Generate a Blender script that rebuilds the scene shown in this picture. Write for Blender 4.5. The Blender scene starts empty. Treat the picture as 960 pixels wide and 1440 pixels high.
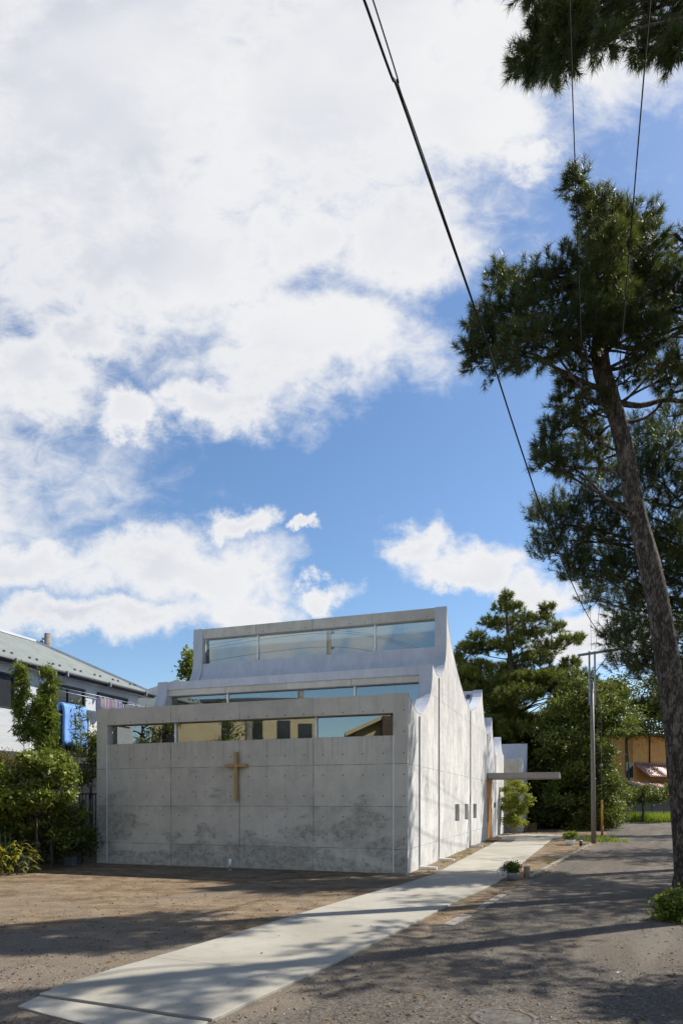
import bpy, math, random
import numpy as np
from mathutils import Vector

rnd = random.Random(11)
rng = np.random.default_rng(11)
S = bpy.context.scene
COL = S.collection
R = math.radians
EYE = 1.55
F, CX, HY = 960.0, 480.0, 1127.0          # lens in photo pixels, used to work out real positions


def at(u, v, Y):
    return np.array(((u - CX) / F * Y, Y, EYE - (v - HY) / F * Y))


def gp(u, v):
    Y = F * EYE / (v - HY)
    return ((u - CX) / F * Y, Y)


# ------------------------------------------------------------------ node helpers
class NT:
    def __init__(self, tree):
        self.t = tree

    def n(self, typ, ins=None, out=0, **props):
        nd = self.t.nodes.new(typ)
        for k, v in props.items():
            setattr(nd, k, v)
        for k, v in (ins or {}).items():
            s = nd.inputs[k]
            if isinstance(v, bpy.types.NodeSocket):
                self.t.links.new(v, s)
            elif isinstance(v, (tuple, list)) and len(v) == 3 and s.type == 'RGBA':
                s.default_value = (*v, 1)
            else:
                s.default_value = v
        return nd.outputs[out] if out is not None else nd

    def m(self, op, a, b=0.0, c=0.0, clamp=False):
        return self.n('ShaderNodeMath', {0: a, 1: b, 2: c}, operation=op, use_clamp=clamp)

    def vm(self, op, a, b=(0, 0, 0), out=0):
        return self.n('ShaderNodeVectorMath', {0: a, 1: b}, out=out, operation=op)

    def noise(self, vec, scale, detail=4, rough=.55, dist=0.0, out=0):
        return self.n('ShaderNodeTexNoise', {'Vector': vec, 'Scale': scale, 'Detail': detail, 'Roughness': rough, 'Distortion': dist}, out=out)

    def ss(self, x, a, b, lo=0.0, hi=1.0):
        return self.n('ShaderNodeMapRange', {'Value': x, 'From Min': a, 'From Max': b, 'To Min': lo, 'To Max': hi}, interpolation_type='SMOOTHSTEP')

    def mix(self, f, a, b, blend='MIX'):
        nd = self.n('ShaderNodeMix', None, out=None, data_type='RGBA', blend_type=blend)
        for idx, v in ((0, f), (6, a), (7, b)):
            s = nd.inputs[idx]
            if isinstance(v, bpy.types.NodeSocket):
                self.t.links.new(v, s)
            elif isinstance(v, (tuple, list)):
                s.default_value = (*v[:3], 1)
            else:
                s.default_value = v
        return nd.outputs[2]

    def scale(self, vec, s):
        return self.n('ShaderNodeMapping', {'Vector': vec, 'Scale': s})

    def sep(self, vec):
        nd = self.n('ShaderNodeSeparateXYZ', {0: vec}, out=None)
        return nd.outputs[0], nd.outputs[1], nd.outputs[2]


def new_mat(name):
    m = bpy.data.materials.new(name)
    m.use_nodes = True
    nt = NT(m.node_tree)
    b = m.node_tree.nodes['Principled BSDF']
    return m, nt, b


def setb(nt, b, **kw):
    for k, v in kw.items():
        s = b.inputs[k.replace('_', ' ')]
        if isinstance(v, bpy.types.NodeSocket):
            nt.t.links.new(v, s)
        elif isinstance(v, (tuple, list)):
            s.default_value = (*v, 1) if s.type == 'RGBA' else v
        else:
            s.default_value = v


def bump(nt, b, h, strength=.3, dist=.01):
    o = nt.n('ShaderNodeBump', {'Height': h, 'Strength': strength, 'Distance': dist})
    nt.t.links.new(o, b.inputs['Normal'])


def plain(name, col, rough=.6, metal=0.0, var=.12, scale=9.0, bumpy=0.0):
    m, nt, b = new_mat(name)
    co = nt.n('ShaderNodeTexCoord', out=3)
    f = nt.noise(co, scale, 5, .6)
    d = tuple(c * (1 - var * 1.6) for c in col)
    l = tuple(min(1, c * (1 + var)) for c in col)
    setb(nt, b, Base_Color=nt.mix(nt.ss(f, .3, .7), d, l), Roughness=rough, Metallic=metal)
    if bumpy:
        bump(nt, b, nt.noise(co, scale * 4, 4, .6), bumpy, .01)
    return m


M = {}


def concrete(name, base, side=False):
    m, nt, b = new_mat(name)
    co = nt.n('ShaderNodeTexCoord', out=3)
    x, y, z = nt.sep(co)
    big = nt.noise(co, .55, 6, .6, .6)
    med = nt.noise(co, 2.6, 8, .68, .3)
    fine = nt.noise(co, 55, 3, .6)
    a = tuple(c * .80 for c in base)
    c2 = tuple(min(1, c * 1.12) for c in base)
    col = nt.mix(nt.ss(nt.m('ADD', nt.m('MULTIPLY', big, .5), nt.m('MULTIPLY', med, .5)), .36, .64), a, c2)
    col = nt.mix(.5, col, nt.mix(fine, (.35, .35, .35), (.65, .65, .65)), 'OVERLAY')
    if side:
        st = nt.noise(nt.scale(co, (3, 3.2, .22)), 1.7, 8, .7, .4)
        col = nt.mix(nt.m('MULTIPLY', nt.ss(st, .48, .78), .7), col, tuple(c * .42 for c in base))
        st2 = nt.noise(nt.scale(co, (1, 1.1, .55)), 1.4, 9, .72, 1.2)
        col = nt.mix(nt.m('MULTIPLY', nt.ss(st2, .52, .70), .7), col, tuple(c * .45 for c in base))
        mo = nt.noise(co, 3.4, 10, .75, 1.3)
        col = nt.mix(nt.m('MULTIPLY', nt.ss(mo, .50, .68), .55), col, tuple(c * .5 for c in base))
        w = nt.noise(nt.scale(co, (1, 1.4, .5)), .9, 6, .6, .7)
        col = nt.mix(nt.m('MULTIPLY', nt.ss(w, .5, .7), .35), col, tuple(min(1, c * 1.35) for c in base))
        seam = 0.0
        for z0 in (2.36, 4.22, .52):
            l = nt.m('LESS_THAN', nt.m('ABSOLUTE', nt.m('SUBTRACT', z, z0)), .007)
            seam = l if isinstance(seam, float) else nt.m('MAXIMUM', seam, l)
        hx = nt.m('SUBTRACT', nt.m('FRACT', nt.m('DIVIDE', nt.m('ADD', y, .2), .9)), .5)
        hx = nt.m('MULTIPLY', hx, .9)
    else:
        pxx = nt.m('FLOOR', nt.m('DIVIDE', nt.m('ADD', x, 7.69), 1.845))
        pzz = nt.m('FLOOR', nt.m('DIVIDE', nt.m('SUBTRACT', z, .52), .92))
        wn_ = nt.n('ShaderNodeTexWhiteNoise', {'Vector': nt.n('ShaderNodeCombineXYZ', {0: pxx, 1: pzz, 2: 3.0})}, noise_dimensions='3D')
        col = nt.mix(.30, col, nt.mix(wn_, tuple(c * .62 for c in base), tuple(min(1, c * 1.25) for c in base)))
        # drips from the sill and under each lift
        dr_ = nt.noise(nt.scale(co, (7, 7, .25)), 2.2, 6, .7)
        up_ = nt.m('MULTIPLY', nt.ss(z, 2.2, 2.97), nt.m('LESS_THAN', z, 2.975))
        col = nt.mix(nt.m('MULTIPLY', nt.m('MULTIPLY', nt.ss(dr_, .5, .68), up_), .5), col, tuple(c * .45 for c in base))
        fr_ = nt.m('FRACT', nt.m('DIVIDE', nt.m('SUBTRACT', z, .52), .92))
        lift = nt.m('MULTIPLY', nt.ss(fr_, .72, .99), nt.ss(nt.noise(nt.scale(co, (1.2, 1, .3)), 1.4, 7, .65, .6), .48, .68))
        col = nt.mix(nt.m('MULTIPLY', lift, .5), col, tuple(c * .5 for c in base))
        # mildew lower on the wall, with tide lines
        n1 = nt.noise(nt.scale(co, (.75, 1, 1.5)), .95, 7, .58, .25)
        band = nt.n('ShaderNodeMapRange', {'Value': z, 'From Min': .1, 'From Max': 2.6, 'To Min': .12, 'To Max': -.16})
        f = nt.m('ADD', n1, band)
        pat = nt.ss(f, .525, .575)
        sp = nt.m('ADD', nt.m('MULTIPLY', nt.ss(nt.noise(nt.scale(co, (1.0, 1, 1.2)), 6.0, 11, .8, .2), .42, .62), .75), nt.m('MULTIPLY', nt.ss(nt.noise(co, 38, 4, .7), .54, .66), .4))
        pat2 = nt.m('MULTIPLY', pat, nt.m('ADD', nt.m('MULTIPLY', sp, .72), .16))
        col = nt.mix(nt.m('MULTIPLY', pat2, .9), col, tuple(c * .28 for c in base))
        tide = nt.m('SUBTRACT', 1.0, nt.ss(nt.m('ABSOLUTE', nt.m('SUBTRACT', f, .532)), .0, .006))
        tide = nt.m('MULTIPLY', tide, nt.ss(nt.noise(co, 1.9, 3, .5), .46, .6))
        col = nt.mix(nt.m('MULTIPLY', tide, .85), col, tuple(c * .35 for c in base))
        run = nt.noise(nt.scale(co, (5, 5, .3)), 1.6, 7, .7)
        col = nt.mix(nt.m('MULTIPLY', nt.ss(run, .52, .75), .4), col, tuple(c * .55 for c in base))
        seam = 0.0
        for z0 in (2.36, 1.44, .52):
            l = nt.m('LESS_THAN', nt.m('ABSOLUTE', nt.m('SUBTRACT', z, z0)), .008)
            seam = l if isinstance(seam, float) else nt.m('MAXIMUM', seam, l)
        for x0 in (-2.155, -4.0, -5.845):
            seam = nt.m('MAXIMUM', seam, nt.m('LESS_THAN', nt.m('ABSOLUTE', nt.m('SUBTRACT', x, x0)), .011))
        hx = nt.m('SUBTRACT', nt.m('FRACT', nt.m('DIVIDE', nt.m('ADD', x, 7.69), .46125)), .5)
        hx = nt.m('MULTIPLY', hx, .46125)
    seam_s = nt.m('MULTIPLY', seam, nt.ss(nt.noise(co, 3.1, 3, .5), .35, .6, .25, 1.0))
    col = nt.mix(nt.m('MULTIPLY', seam_s, .8), col, tuple(c * .3 for c in base))
    hz = nt.m('MULTIPLY', nt.m('SUBTRACT', nt.m('FRACT', nt.m('DIVIDE', nt.m('SUBTRACT', z, .52), .46)), .5), .46)
    r = nt.m('SQRT', nt.m('ADD', nt.m('MULTIPLY', hx, hx), nt.m('MULTIPLY', hz, hz)))
    hole = nt.m('LESS_THAN', r, .017)
    col = nt.mix(nt.m('MULTIPLY', hole, .0 if side else .72), col, (.05, .05, .05))
    setb(nt, b, Base_Color=col, Roughness=.86)
    b.inputs['Specular IOR Level'].default_value = .25
    h = nt.m('SUBTRACT', nt.m('ADD', nt.m('MULTIPLY', med, .5), nt.m('MULTIPLY', fine, .18)), nt.m('ADD', nt.m('MULTIPLY', seam, .5), hole))
    bump(nt, b, h, .35, .012)
    return m


M['concrete_front'] = concrete('concrete_front', (.565, .53, .46))
M['concrete_side'] = concrete('concrete_side', (.585, .57, .54), True)

m, nt, b = new_mat('roof_metal')
co = nt.n('ShaderNodeTexCoord', out=3)
f = nt.noise(nt.scale(co, (2.5, 1, 1)), 1.3, 7, .65, .5)
setb(nt, b, Base_Color=nt.mix(nt.ss(f, .3, .7), (.43, .445, .49), (.53, .545, .58)), Roughness=nt.ss(f, .3, .7, .42, .6), Metallic=.1)
bump(nt, b, nt.noise(co, 3.0, 3, .5), .08, .02)
M['roof_metal'] = m

m, nt, b = new_mat('window_glass')
nt.t.nodes.remove(b)
out = nt.t.nodes['Material Output']
lw = nt.n('ShaderNodeLayerWeight', {'Blend': .35}, out=0)
gl = nt.n('ShaderNodeBsdfGlossy', {'Color': (.84, .86, .83), 'Roughness': .004})
co = nt.n('ShaderNodeTexCoord', out=3)
tr = nt.n('ShaderNodeBsdfTransparent', {'Color': (.50, .56, .52)})
mx = nt.n('ShaderNodeMixShader', {0: nt.m('ADD', nt.m('MULTIPLY', lw, .5), .30, clamp=True), 1: tr, 2: gl})
nt.t.links.new(mx, out.inputs['Surface'])
M['glass'] = m

M['mullion'] = plain('mullion_paint', (.82, .82, .82), .4, var=.04)
M['white_pipe'] = plain('white_pipe', (.78, .77, .75), .45, var=.08)
M['interior'] = plain('interior_plaster', (.42, .44, .42), .8)
M['steel_grey'] = plain('grey_steel', (.27, .28, .29), .45, .7, .15, 6)
M['galv'] = plain('galvanised_steel', (.42, .44, .46), .42, .75, .18, 8)
M['black_metal'] = plain('black_metal', (.02, .021, .022), .5)
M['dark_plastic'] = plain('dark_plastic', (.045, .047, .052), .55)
M['rubber'] = plain('black_cable_sheath', (.008, .008, .009), .95)
M['white_metal'] = plain('white_painted_metal', (.80, .80, .79), .35, var=.05)
M['cloth_blue'] = plain('blue_futon_cloth', (.17, .36, .78), .85, var=.15, scale=3)
M['cloth_white'] = plain('white_sheet_cloth', (.72, .70, .64), .9, var=.06, scale=3)
M['cloth_pink'] = plain('pale_pink_cloth', (.62, .50, .60), .9, var=.08)
M['cloth_lilac'] = plain('lilac_cloth', (.45, .46, .72), .9, var=.08)
M['cloth_navy'] = plain('navy_cloth', (.05, .08, .30), .9, var=.08)
M['canopy_paint'] = plain('canopy_paint', (.27, .255, .245), .55, var=.06, scale=2)
M['dark_glass'] = plain('dark_house_glass', (.03, .033, .036), .08, var=.05)
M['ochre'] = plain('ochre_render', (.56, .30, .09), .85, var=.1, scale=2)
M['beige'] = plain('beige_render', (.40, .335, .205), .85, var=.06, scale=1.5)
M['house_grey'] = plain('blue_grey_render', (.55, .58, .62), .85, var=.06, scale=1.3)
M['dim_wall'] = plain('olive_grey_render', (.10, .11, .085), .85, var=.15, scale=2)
M['kerb_stone'] = plain('worn_kerb_concrete', (.22, .198, .165), .9, var=.28, scale=7, bumpy=.4)
M['cast_iron'] = plain('cast_iron', (.098, .084, .068), .9, 0, .3, 14, .5)
M['dark_block'] = plain('dark_grey_block', (.085, .09, .10), .8, var=.15)
M['ceramic'] = plain('pale_grey_ceramic', (.22, .22, .225), .4, var=.15, scale=12)
M['timber_old'] = plain('weathered_timber', (.07, .047, .03), .85, var=.3, scale=9, bumpy=.4)
M['yellow_guard'] = plain('yellow_guy_guard', (.62, .27, .02), .5, var=.1, scale=5)
M['red_guard'] = plain('rust_red_end', (.42, .10, .03), .6, var=.2)


def wood(name, a, c, along='z', scale=3.0):
    m, nt, b = new_mat(name)
    co = nt.n('ShaderNodeTexCoord', out=3)
    s = {'z': (14, 14, .8), 'x': (.8, 14, 14)}[along]
    f = nt.noise(nt.scale(co, s), scale, 6, .65, .6)
    setb(nt, b, Base_Color=nt.mix(nt.ss(f, .3, .7), a, c), Roughness=.55)
    bump(nt, b, f, .15, .004)
    return m


M['cross_wood'] = wood('oak_cross', (.33, .20, .075), (.47, .31, .13))
M['door_wood'] = wood('orange_timber_door', (.55, .19, .025), (.74, .30, .05))
M['pole_wood'] = wood('grey_pole_timber', (.13, .115, .10), (.26, .235, .205))
M['log'] = wood('cut_log', (.20, .13, .08), (.34, .24, .16))


def bark(name, a, c, ys=.28):
    m, nt, b = new_mat(name)
    co = nt.n('ShaderNodeTexCoord', out=3)
    v = nt.n('ShaderNodeTexVoronoi', {'Vector': nt.scale(co, (1, 1, ys)), 'Scale': 27.0}, feature='DISTANCE_TO_EDGE')
    f = nt.noise(nt.scale(co, (1, 1, .4)), 11, 7, .7, .5)
    h = nt.m('ADD', nt.m('MULTIPLY', nt.ss(v, 0, .3), .28), nt.m('MULTIPLY', nt.ss(f, .3, .7), .6))
    setb(nt, b, Base_Color=nt.mix(nt.ss(h, .2, .8), a, c), Roughness=.9)
    b.inputs['Specular IOR Level'].default_value = .15
    bump(nt, b, h, 1.0, .03)
    return m


M['pine_bark'] = bark('pine_bark', (.052, .043, .035), (.225, .188, .156))
M['bark'] = bark('tree_bark', (.05, .042, .035), (.16, .135, .11))
M['pale_bark'] = bark('pale_sapling_bark', (.30, .28, .25), (.50, .47, .43))


def leafmat(name, a, c, trans=.3, rough=.5, spec=.3):
    m, nt, b = new_mat(name)
    out = nt.t.nodes['Material Output']
    at_ = nt.n('ShaderNodeAttribute', out=2, attribute_name='tint')
    col = nt.mix(at_, a, c)
    setb(nt, b, Base_Color=col, Roughness=rough)
    b.inputs['Specular IOR Level'].default_value = spec
    tl = nt.n('ShaderNodeBsdfTranslucent', {'Color': nt.mix(.5, col, nt.mix(.6, col, (.30, .36, .02)))})
    mx = nt.n('ShaderNodeMixShader', {0: trans, 1: b.outputs[0], 2: tl})
    nt.t.links.new(mx, out.inputs['Surface'])
    return m


M['needles'] = leafmat('pine_needles', (.018, .036, .012), (.110, .125, .034), .3, .45, .4)
M['needles_old'] = leafmat('dark_pine_needles', (.014, .032, .012), (.075, .098, .030), .25, .45, .4)
M['leaf_dark'] = leafmat('dark_tree_leaves', (.020, .040, .010), (.150, .165, .035), .25)
M['leaf_tall'] = leafmat('tall_tree_leaves', (.026, .052, .010), (.27, .28, .05), .3)
M['leaf_mid'] = leafmat('green_tree_leaves', (.026, .052, .010), (.20, .225, .042), .28)
M['leaf_light'] = leafmat('light_shrub_leaves', (.060, .100, .014), (.280, .300, .050), .35)
M['leaf_bamboo'] = leafmat('bamboo_leaves', (.050, .095, .014), (.230, .270, .045), .38)
M['leaf_sapling'] = leafmat('yellow_green_sapling_leaves', (.16, .21, .025), (.40, .40, .06), .45)
M['leaf_yellow'] = leafmat('yellow_edged_leaves', (.06, .09, .012), (.42, .34, .035), .35)
M['leaf_red'] = leafmat('brownish_leaves', (.09, .075, .03), (.20, .15, .06), .3)
M['grass'] = leafmat('long_grass', (.16, .24, .03), (.38, .44, .06), .4)
M['culm'] = plain('bamboo_culm', (.06, .075, .025), .6)

# ------------------------------------------------------------------ mesh helper


class MB:
    def __init__(self):
        self.v, self.f, self.mi, self.sm = [], [], [], []

    def add(self, vs, fs, mi=0, smooth=False):
        o = len(self.v)
        self.v.extend([tuple(float(c) for c in p) for p in vs])
        for f in fs:
            self.f.append(tuple(i + o for i in f))
            self.mi.append(mi)
            self.sm.append(smooth)

    def box(self, x0, x1, y0, y1, z0, z1, mi=0):
        vs = [(x, y, z) for z in (z0, z1) for y in (y0, y1) for x in (x0, x1)]
        self.add(vs, [(0, 2, 3, 1), (4, 5, 7, 6), (0, 1, 5, 4), (2, 6, 7, 3), (0, 4, 6, 2), (1, 3, 7, 5)], mi)

    def bar(self, p, q, w, h=None, mi=0):
        p, q = Vector(p), Vector(q)
        h = h or w
        d = (q - p).normalized()
        up = Vector((0, 0, 1)) if abs(d.z) < .95 else Vector((0, 1, 0))
        s = d.cross(up).normalized() * (w / 2)
        t = s.cross(d).normalized() * (h / 2)
        vs = [c + a + e for c in (p, q) for a, e in ((-s, -t), (s, -t), (s, t), (-s, t))]
        self.add(vs, [(3, 2, 1, 0), (4, 5, 6, 7), (0, 1, 5, 4), (1, 2, 6, 5), (2, 3, 7, 6), (3, 0, 4, 7)], mi)

    def tube(self, pts, rad, n=8, mi=0, wob=0.0, cap=True):
        pts = [Vector(p) for p in pts]
        if not hasattr(rad, '__len__'):
            rad = [rad] * len(pts)
        rings = []
        ref = None
        for i, p in enumerate(pts):
            d = (pts[min(i + 1, len(pts) - 1)] - pts[max(i - 1, 0)]).normalized()
            if ref is None:
                ref = Vector((1, 0, 0)) if abs(d.x) < .8 else Vector((0, 1, 0))
            s = (ref - d * ref.dot(d)).normalized()
            ref = s
            t = d.cross(s)
            ring = []
            for k in range(n):
                a = 2 * math.pi * k / n
                r = rad[i] * (1 + wob * (rnd.random() - .5))
                ring.append(p + (s * math.cos(a) + t * math.sin(a)) * r)
            rings.append(ring)
        vs = [v for r in rings for v in r]
        fs = []
        for i in range(len(rings) - 1):
            for k in range(n):
                a, b_ = i * n + k, i * n + (k + 1) % n
                fs.append((a, b_, b_ + n, a + n))
        if cap:
            fs.append(tuple(range(n - 1, -1, -1)))
            fs.append(tuple(range(len(vs) - n, len(vs))))
        self.add(vs, fs, mi, True)

    def lathe(self, c, prof, n=20, mi=0):
        vs = [(c[0] + r * math.cos(2 * math.pi * k / n), c[1] + r * math.sin(2 * math.pi * k / n), c[2] + z) for r, z in prof for k in range(n)]
        fs = []
        for i in range(len(prof) - 1):
            for k in range(n):
                a, b_ = i * n + k, i * n + (k + 1) % n
                fs.append((a, b_, b_ + n, a + n))
        fs.append(tuple(range(n - 1, -1, -1)))
        fs.append(tuple(range(len(vs) - n, len(vs))))
        self.add(vs, fs, mi, True)

    def strip(self, outer, inner, x0, x1, mi=0, smooth=False):
        """solid between two (s,z) curves, from x0 to x1"""
        n = len(outer)
        vs = [(x, s, z) for x in (x0, x1) for c in (outer, inner) for s, z in c]
        A, B, Cc, D = 0, n, 2 * n, 3 * n
        fs = []
        for i in range(n - 1):
            fs += [(A + i, A + i + 1, Cc + i + 1, Cc + i), (B + i, D + i, D + i + 1, B + i + 1),
                   (A + i, B + i, B + i + 1, A + i + 1), (Cc + i, Cc + i + 1, D + i + 1, D + i)]
        fs += [(A, Cc, D, B), (A + n - 1, B + n - 1, D + n - 1, Cc + n - 1)]
        self.add(vs, fs, mi, smooth)

    def poly(self, pts, z0, z1, mi=0):
        """extruded plan polygon"""
        n = len(pts)
        vs = [(p[0], p[1], z) for z in (z0, z1) for p in pts]
        fs = [tuple(range(n - 1, -1, -1)), tuple(range(n, 2 * n))]
        fs += [(i, (i + 1) % n, n + (i + 1) % n, n + i) for i in range(n)]
        self.add(vs, fs, mi)

    def build(self, name, mats, parent=None, loc=None, fixn=True):
        me = bpy.data.meshes.new(name)
        me.from_pydata(self.v, [], self.f)
        for mm in (mats if isinstance(mats, (list, tuple)) else [mats]):
            me.materials.append(mm)
        me.polygons.foreach_set('material_index', self.mi)
        me.polygons.foreach_set('use_smooth', self.sm)
        me.update()
        if fixn:
            import bmesh
            bm = bmesh.new()
            bm.from_mesh(me)
            bmesh.ops.recalc_face_normals(bm, faces=bm.faces)
            bm.to_mesh(me)
            bm.free()
        o = bpy.data.objects.new(name, me)
        COL.objects.link(o)
        if parent is not None:
            o.parent = parent
        if loc is not None:
            o.location = loc
        return o


def fast_mesh(name, verts, nper, mat, tint=None, parent=None, loc=None):
    """verts (N*nper,3); each consecutive nper vertices form a face"""
    nv = len(verts)
    nf = nv // nper
    me = bpy.data.meshes.new(name)
    me.vertices.add(nv)
    me.vertices.foreach_set('co', np.ascontiguousarray(verts, dtype=np.float32).ravel())
    me.loops.add(nv)
    me.loops.foreach_set('vertex_index', np.arange(nv, dtype=np.int32))
    me.polygons.add(nf)
    me.polygons.foreach_set('loop_start', np.arange(0, nv, nper, dtype=np.int32))
    me.update(calc_edges=True)
    if tint is not None:
        a = me.attributes.new('tint', 'FLOAT', 'POINT')
        a.data.foreach_set('value', np.repeat(np.clip(tint, 0, 1), nper).astype(np.float32))
    me.materials.append(mat)
    o = bpy.data.objects.new(name, me)
    COL.objects.link(o)
    if parent is not None:
        o.parent = parent
    if loc is not None:
        o.location = loc
    return o


def tag(o, label=None, cat=None, group=None, kind=None):
    if label:
        o['label'] = label
    if cat:
        o['category'] = cat
    if group:
        o['group'] = group
    if kind:
        o['kind'] = kind
    return o


def thing(name, label, cat, loc=(0, 0, 0), rz=0, group=None):
    o = bpy.data.objects.new(name, None)
    o.empty_display_size = .3
    COL.objects.link(o)
    o.location = loc
    o.rotation_euler = (0, 0, rz)
    return tag(o, label, cat, group)


def unit(a):
    return a / np.maximum(np.linalg.norm(a, axis=-1, keepdims=True), 1e-9)


def randdir(n):
    return unit(rng.normal(size=(n, 3)))


# ------------------------------------------------------------------ foliage
def leaf_quads(pos, L, aspect=.45, up=.35, axis=None, axis_w=0.0):
    n = len(pos)
    L = np.broadcast_to(L, (n,))[:, None] * rng.uniform(.7, 1.3, (n, 1))
    nrm = randdir(n)
    nrm[:, 2] += up
    nrm = unit(nrm)
    t = randdir(n)
    if axis is not None:
        t = unit(t + axis * axis_w)
    t = unit(t - nrm * (t * nrm).sum(1, keepdims=True))
    b_ = np.cross(nrm, t)
    w = L * aspect * .5
    q = np.stack([pos - t * L * .5, pos + b_ * w - nrm * w * .3, pos + t * L * .5, pos - b_ * w - nrm * w * .3], 1)
    return q.reshape(-1, 3)


def clump_points(pads, per_pad_clumps, per_clump, spread, shell=.5):
    """points in leaf clumps inside ellipsoid pads; pads = [(c(3), r(3))]"""
    out, tint = [], []
    for c, r in pads:
        c, r = np.array(c), np.array(r)
        k = max(1, int(per_pad_clumps))
        d = randdir(k)
        rad = rng.random((k, 1)) ** shell
        cc = c + d * rad * r
        ct = rng.normal(.5, .2, k)
        s = spread * rng.uniform(.6, 1.3, k)
        p = cc[:, None, :] + rng.normal(size=(k, per_clump, 3)) * s[:, None, None] * np.array((1, 1, .75))
        out.append(p.reshape(-1, 3))
        tint.append((ct[:, None] + rng.normal(0, .18, (k, per_clump))).ravel())
    return np.concatenate(out), np.concatenate(tint)


def leafy(name, parent, pads, mat, clumps=40, per=40, spread=.25, L=.12, aspect=.5, up=.35, shell=.45, org=(0, 0, 0)):
    p, t = clump_points(pads, clumps, per, spread, shell)
    return fast_mesh(name, leaf_quads(p, L, aspect, up) - np.array(org), 4, mat, t, parent)


def limb_mesh(mb, a, b_, r0, r1, sag=.0, n=7, sides=6, wig=.05):
    a, b_ = np.array(a, float), np.array(b_, float)
    L = np.linalg.norm(b_ - a)
    pts = []
    o1, o2 = rng.normal(size=3) * L * wig, rng.normal(size=3) * L * wig
    for i in range(n):
        t = i / (n - 1)
        p = a + (b_ - a) * t + o1 * math.sin(math.pi * t) + o2 * math.sin(2 * math.pi * t)
        p[2] += sag * L * math.sin(math.pi * t)
        pts.append(p)
    mb.tube(pts, [r0 + (r1 - r0) * i / (n - 1) for i in range(n)], sides)
    return pts


def smooth_path(pts, n):
    pts = np.array(pts, float)
    k = len(pts)
    out = []
    for i in range(n):
        t = i / (n - 1) * (k - 1)
        j = min(int(t), k - 2)
        f = t - j
        p0, p1, p2, p3 = pts[max(j - 1, 0)], pts[j], pts[j + 1], pts[min(j + 2, k - 1)]
        out.append(.5 * ((2 * p1) + (-p0 + p2) * f + (2 * p0 - 5 * p1 + 4 * p2 - p3) * f * f + (-p0 + 3 * p1 - 3 * p2 + p3) * f ** 3))
    return np.array(out)


def needle_mesh(name, base, dirs, shoot, nlen, K, width, mat, tint, parent, org, spread=(18, 72)):
    """base (T,3) tuft bases; K needles each along a short shoot"""
    T = len(base)
    th = np.radians(rng.uniform(spread[0], spread[1], (T, K, 1)))
    rv = randdir(T * K).reshape(T, K, 3)
    d = dirs[:, None, :]
    perp = unit(rv - d * (rv * d).sum(-1, keepdims=True))
    nd = d * np.cos(th) + perp * np.sin(th)
    nd[..., 2] -= .06
    L = nlen * rng.uniform(.7, 1.2, (T, K, 1))
    pos = base[:, None, :] + d * (rng.random((T, K, 1)) * np.reshape(shoot, (-1, 1, 1)))
    side = unit(np.cross(nd, randdir(T * K).reshape(T, K, 3))) * (width / 2)
    tri = np.stack([pos - side, pos + side, pos + nd * L], 2).reshape(-1, 3) - np.array(org)
    tt = (tint[:, None] + rng.normal(0, .12, (T, K))).ravel()
    return fast_mesh(name, tri, 3, mat, tt, parent)


def pine(label, org, trunk, pads, mat, tufts=70, K=34, nlen=.125, width=.0085, shoot=.12, extra_limbs=(), limb_r=.045, twigs=7, upb=.7, name='pine_tree', rise=.22):
    """trunk: [(x,y,z,r)]; pads: [(centre, (rx,ry,rz), weight)]"""
    org = np.array(org, float)
    root = thing(name, label, 'tree', org)
    tp = smooth_path([t[:3] for t in trunk], 30)
    tr = np.interp(np.linspace(0, len(trunk) - 1, 30), range(len(trunk)), [t[3] for t in trunk])
    mb = MB()
    mb.tube(tp - org, list(tr), 16, wob=.13)
    B, D, T, SH = [], [], [], []
    for c, r, wgt in pads:
        c, r = np.array(c), np.array(r)
        hd = np.linalg.norm((tp - c)[:, :2], axis=1)
        sc = np.abs(tp[:, 2] - (c[2] - rise * hd - .15)) + .15 * hd
        j = int(np.argmin(sc))
        a = tp[j]
        L = np.linalg.norm(c - a)
        r0 = min(limb_r * (.55 + .22 * L), tr[j] * .6)
        lp = limb_mesh(mb, a - org, c - org, r0, .014, sag=rng.uniform(-.02, .08), n=9, wig=.04)
        ntw = max(3, int(twigs * (.6 + wgt * .5)))
        nt_ = int(tufts * wgt)
        ends = []
        for k in range(ntw):
            d = randdir(1)[0]
            e = c + d * r * rng.uniform(.55, .95)
            s = lp[int(rng.integers(len(lp) - 4, len(lp)))] + org
            limb_mesh(mb, s - org, e - org, .013, .005, sag=.04, n=6, sides=4, wig=.028)
            ends.append((s, e))
        d = randdir(nt_)
        rad = rng.random((nt_, 1)) ** .42
        p = c + d * rad * r
        out = unit(d / r)
        dd = out * .75 + rng.normal(size=(nt_, 3)) * .35
        dd[:, 2] += upb
        B.append(p)
        D.append(unit(dd))
        T.append(np.full(nt_, rng.normal(.45, .12)) + rng.normal(0, .16, nt_))
        SH.append(shoot * rng.uniform(.5, 1.4, nt_))
    for lm in extra_limbs:
        pp = smooth_path(lm[0], 12)
        mb.tube(pp - org, list(np.linspace(lm[1], lm[2], 12)), 7, wob=.15)
    mb.build('trunk', M['pine_bark'], root, fixn=False)
    needle_mesh('crown', np.concatenate(B), np.concatenate(D), np.concatenate(SH), nlen, K, width, mat, np.concatenate(T), root, org)
    return root


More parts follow.
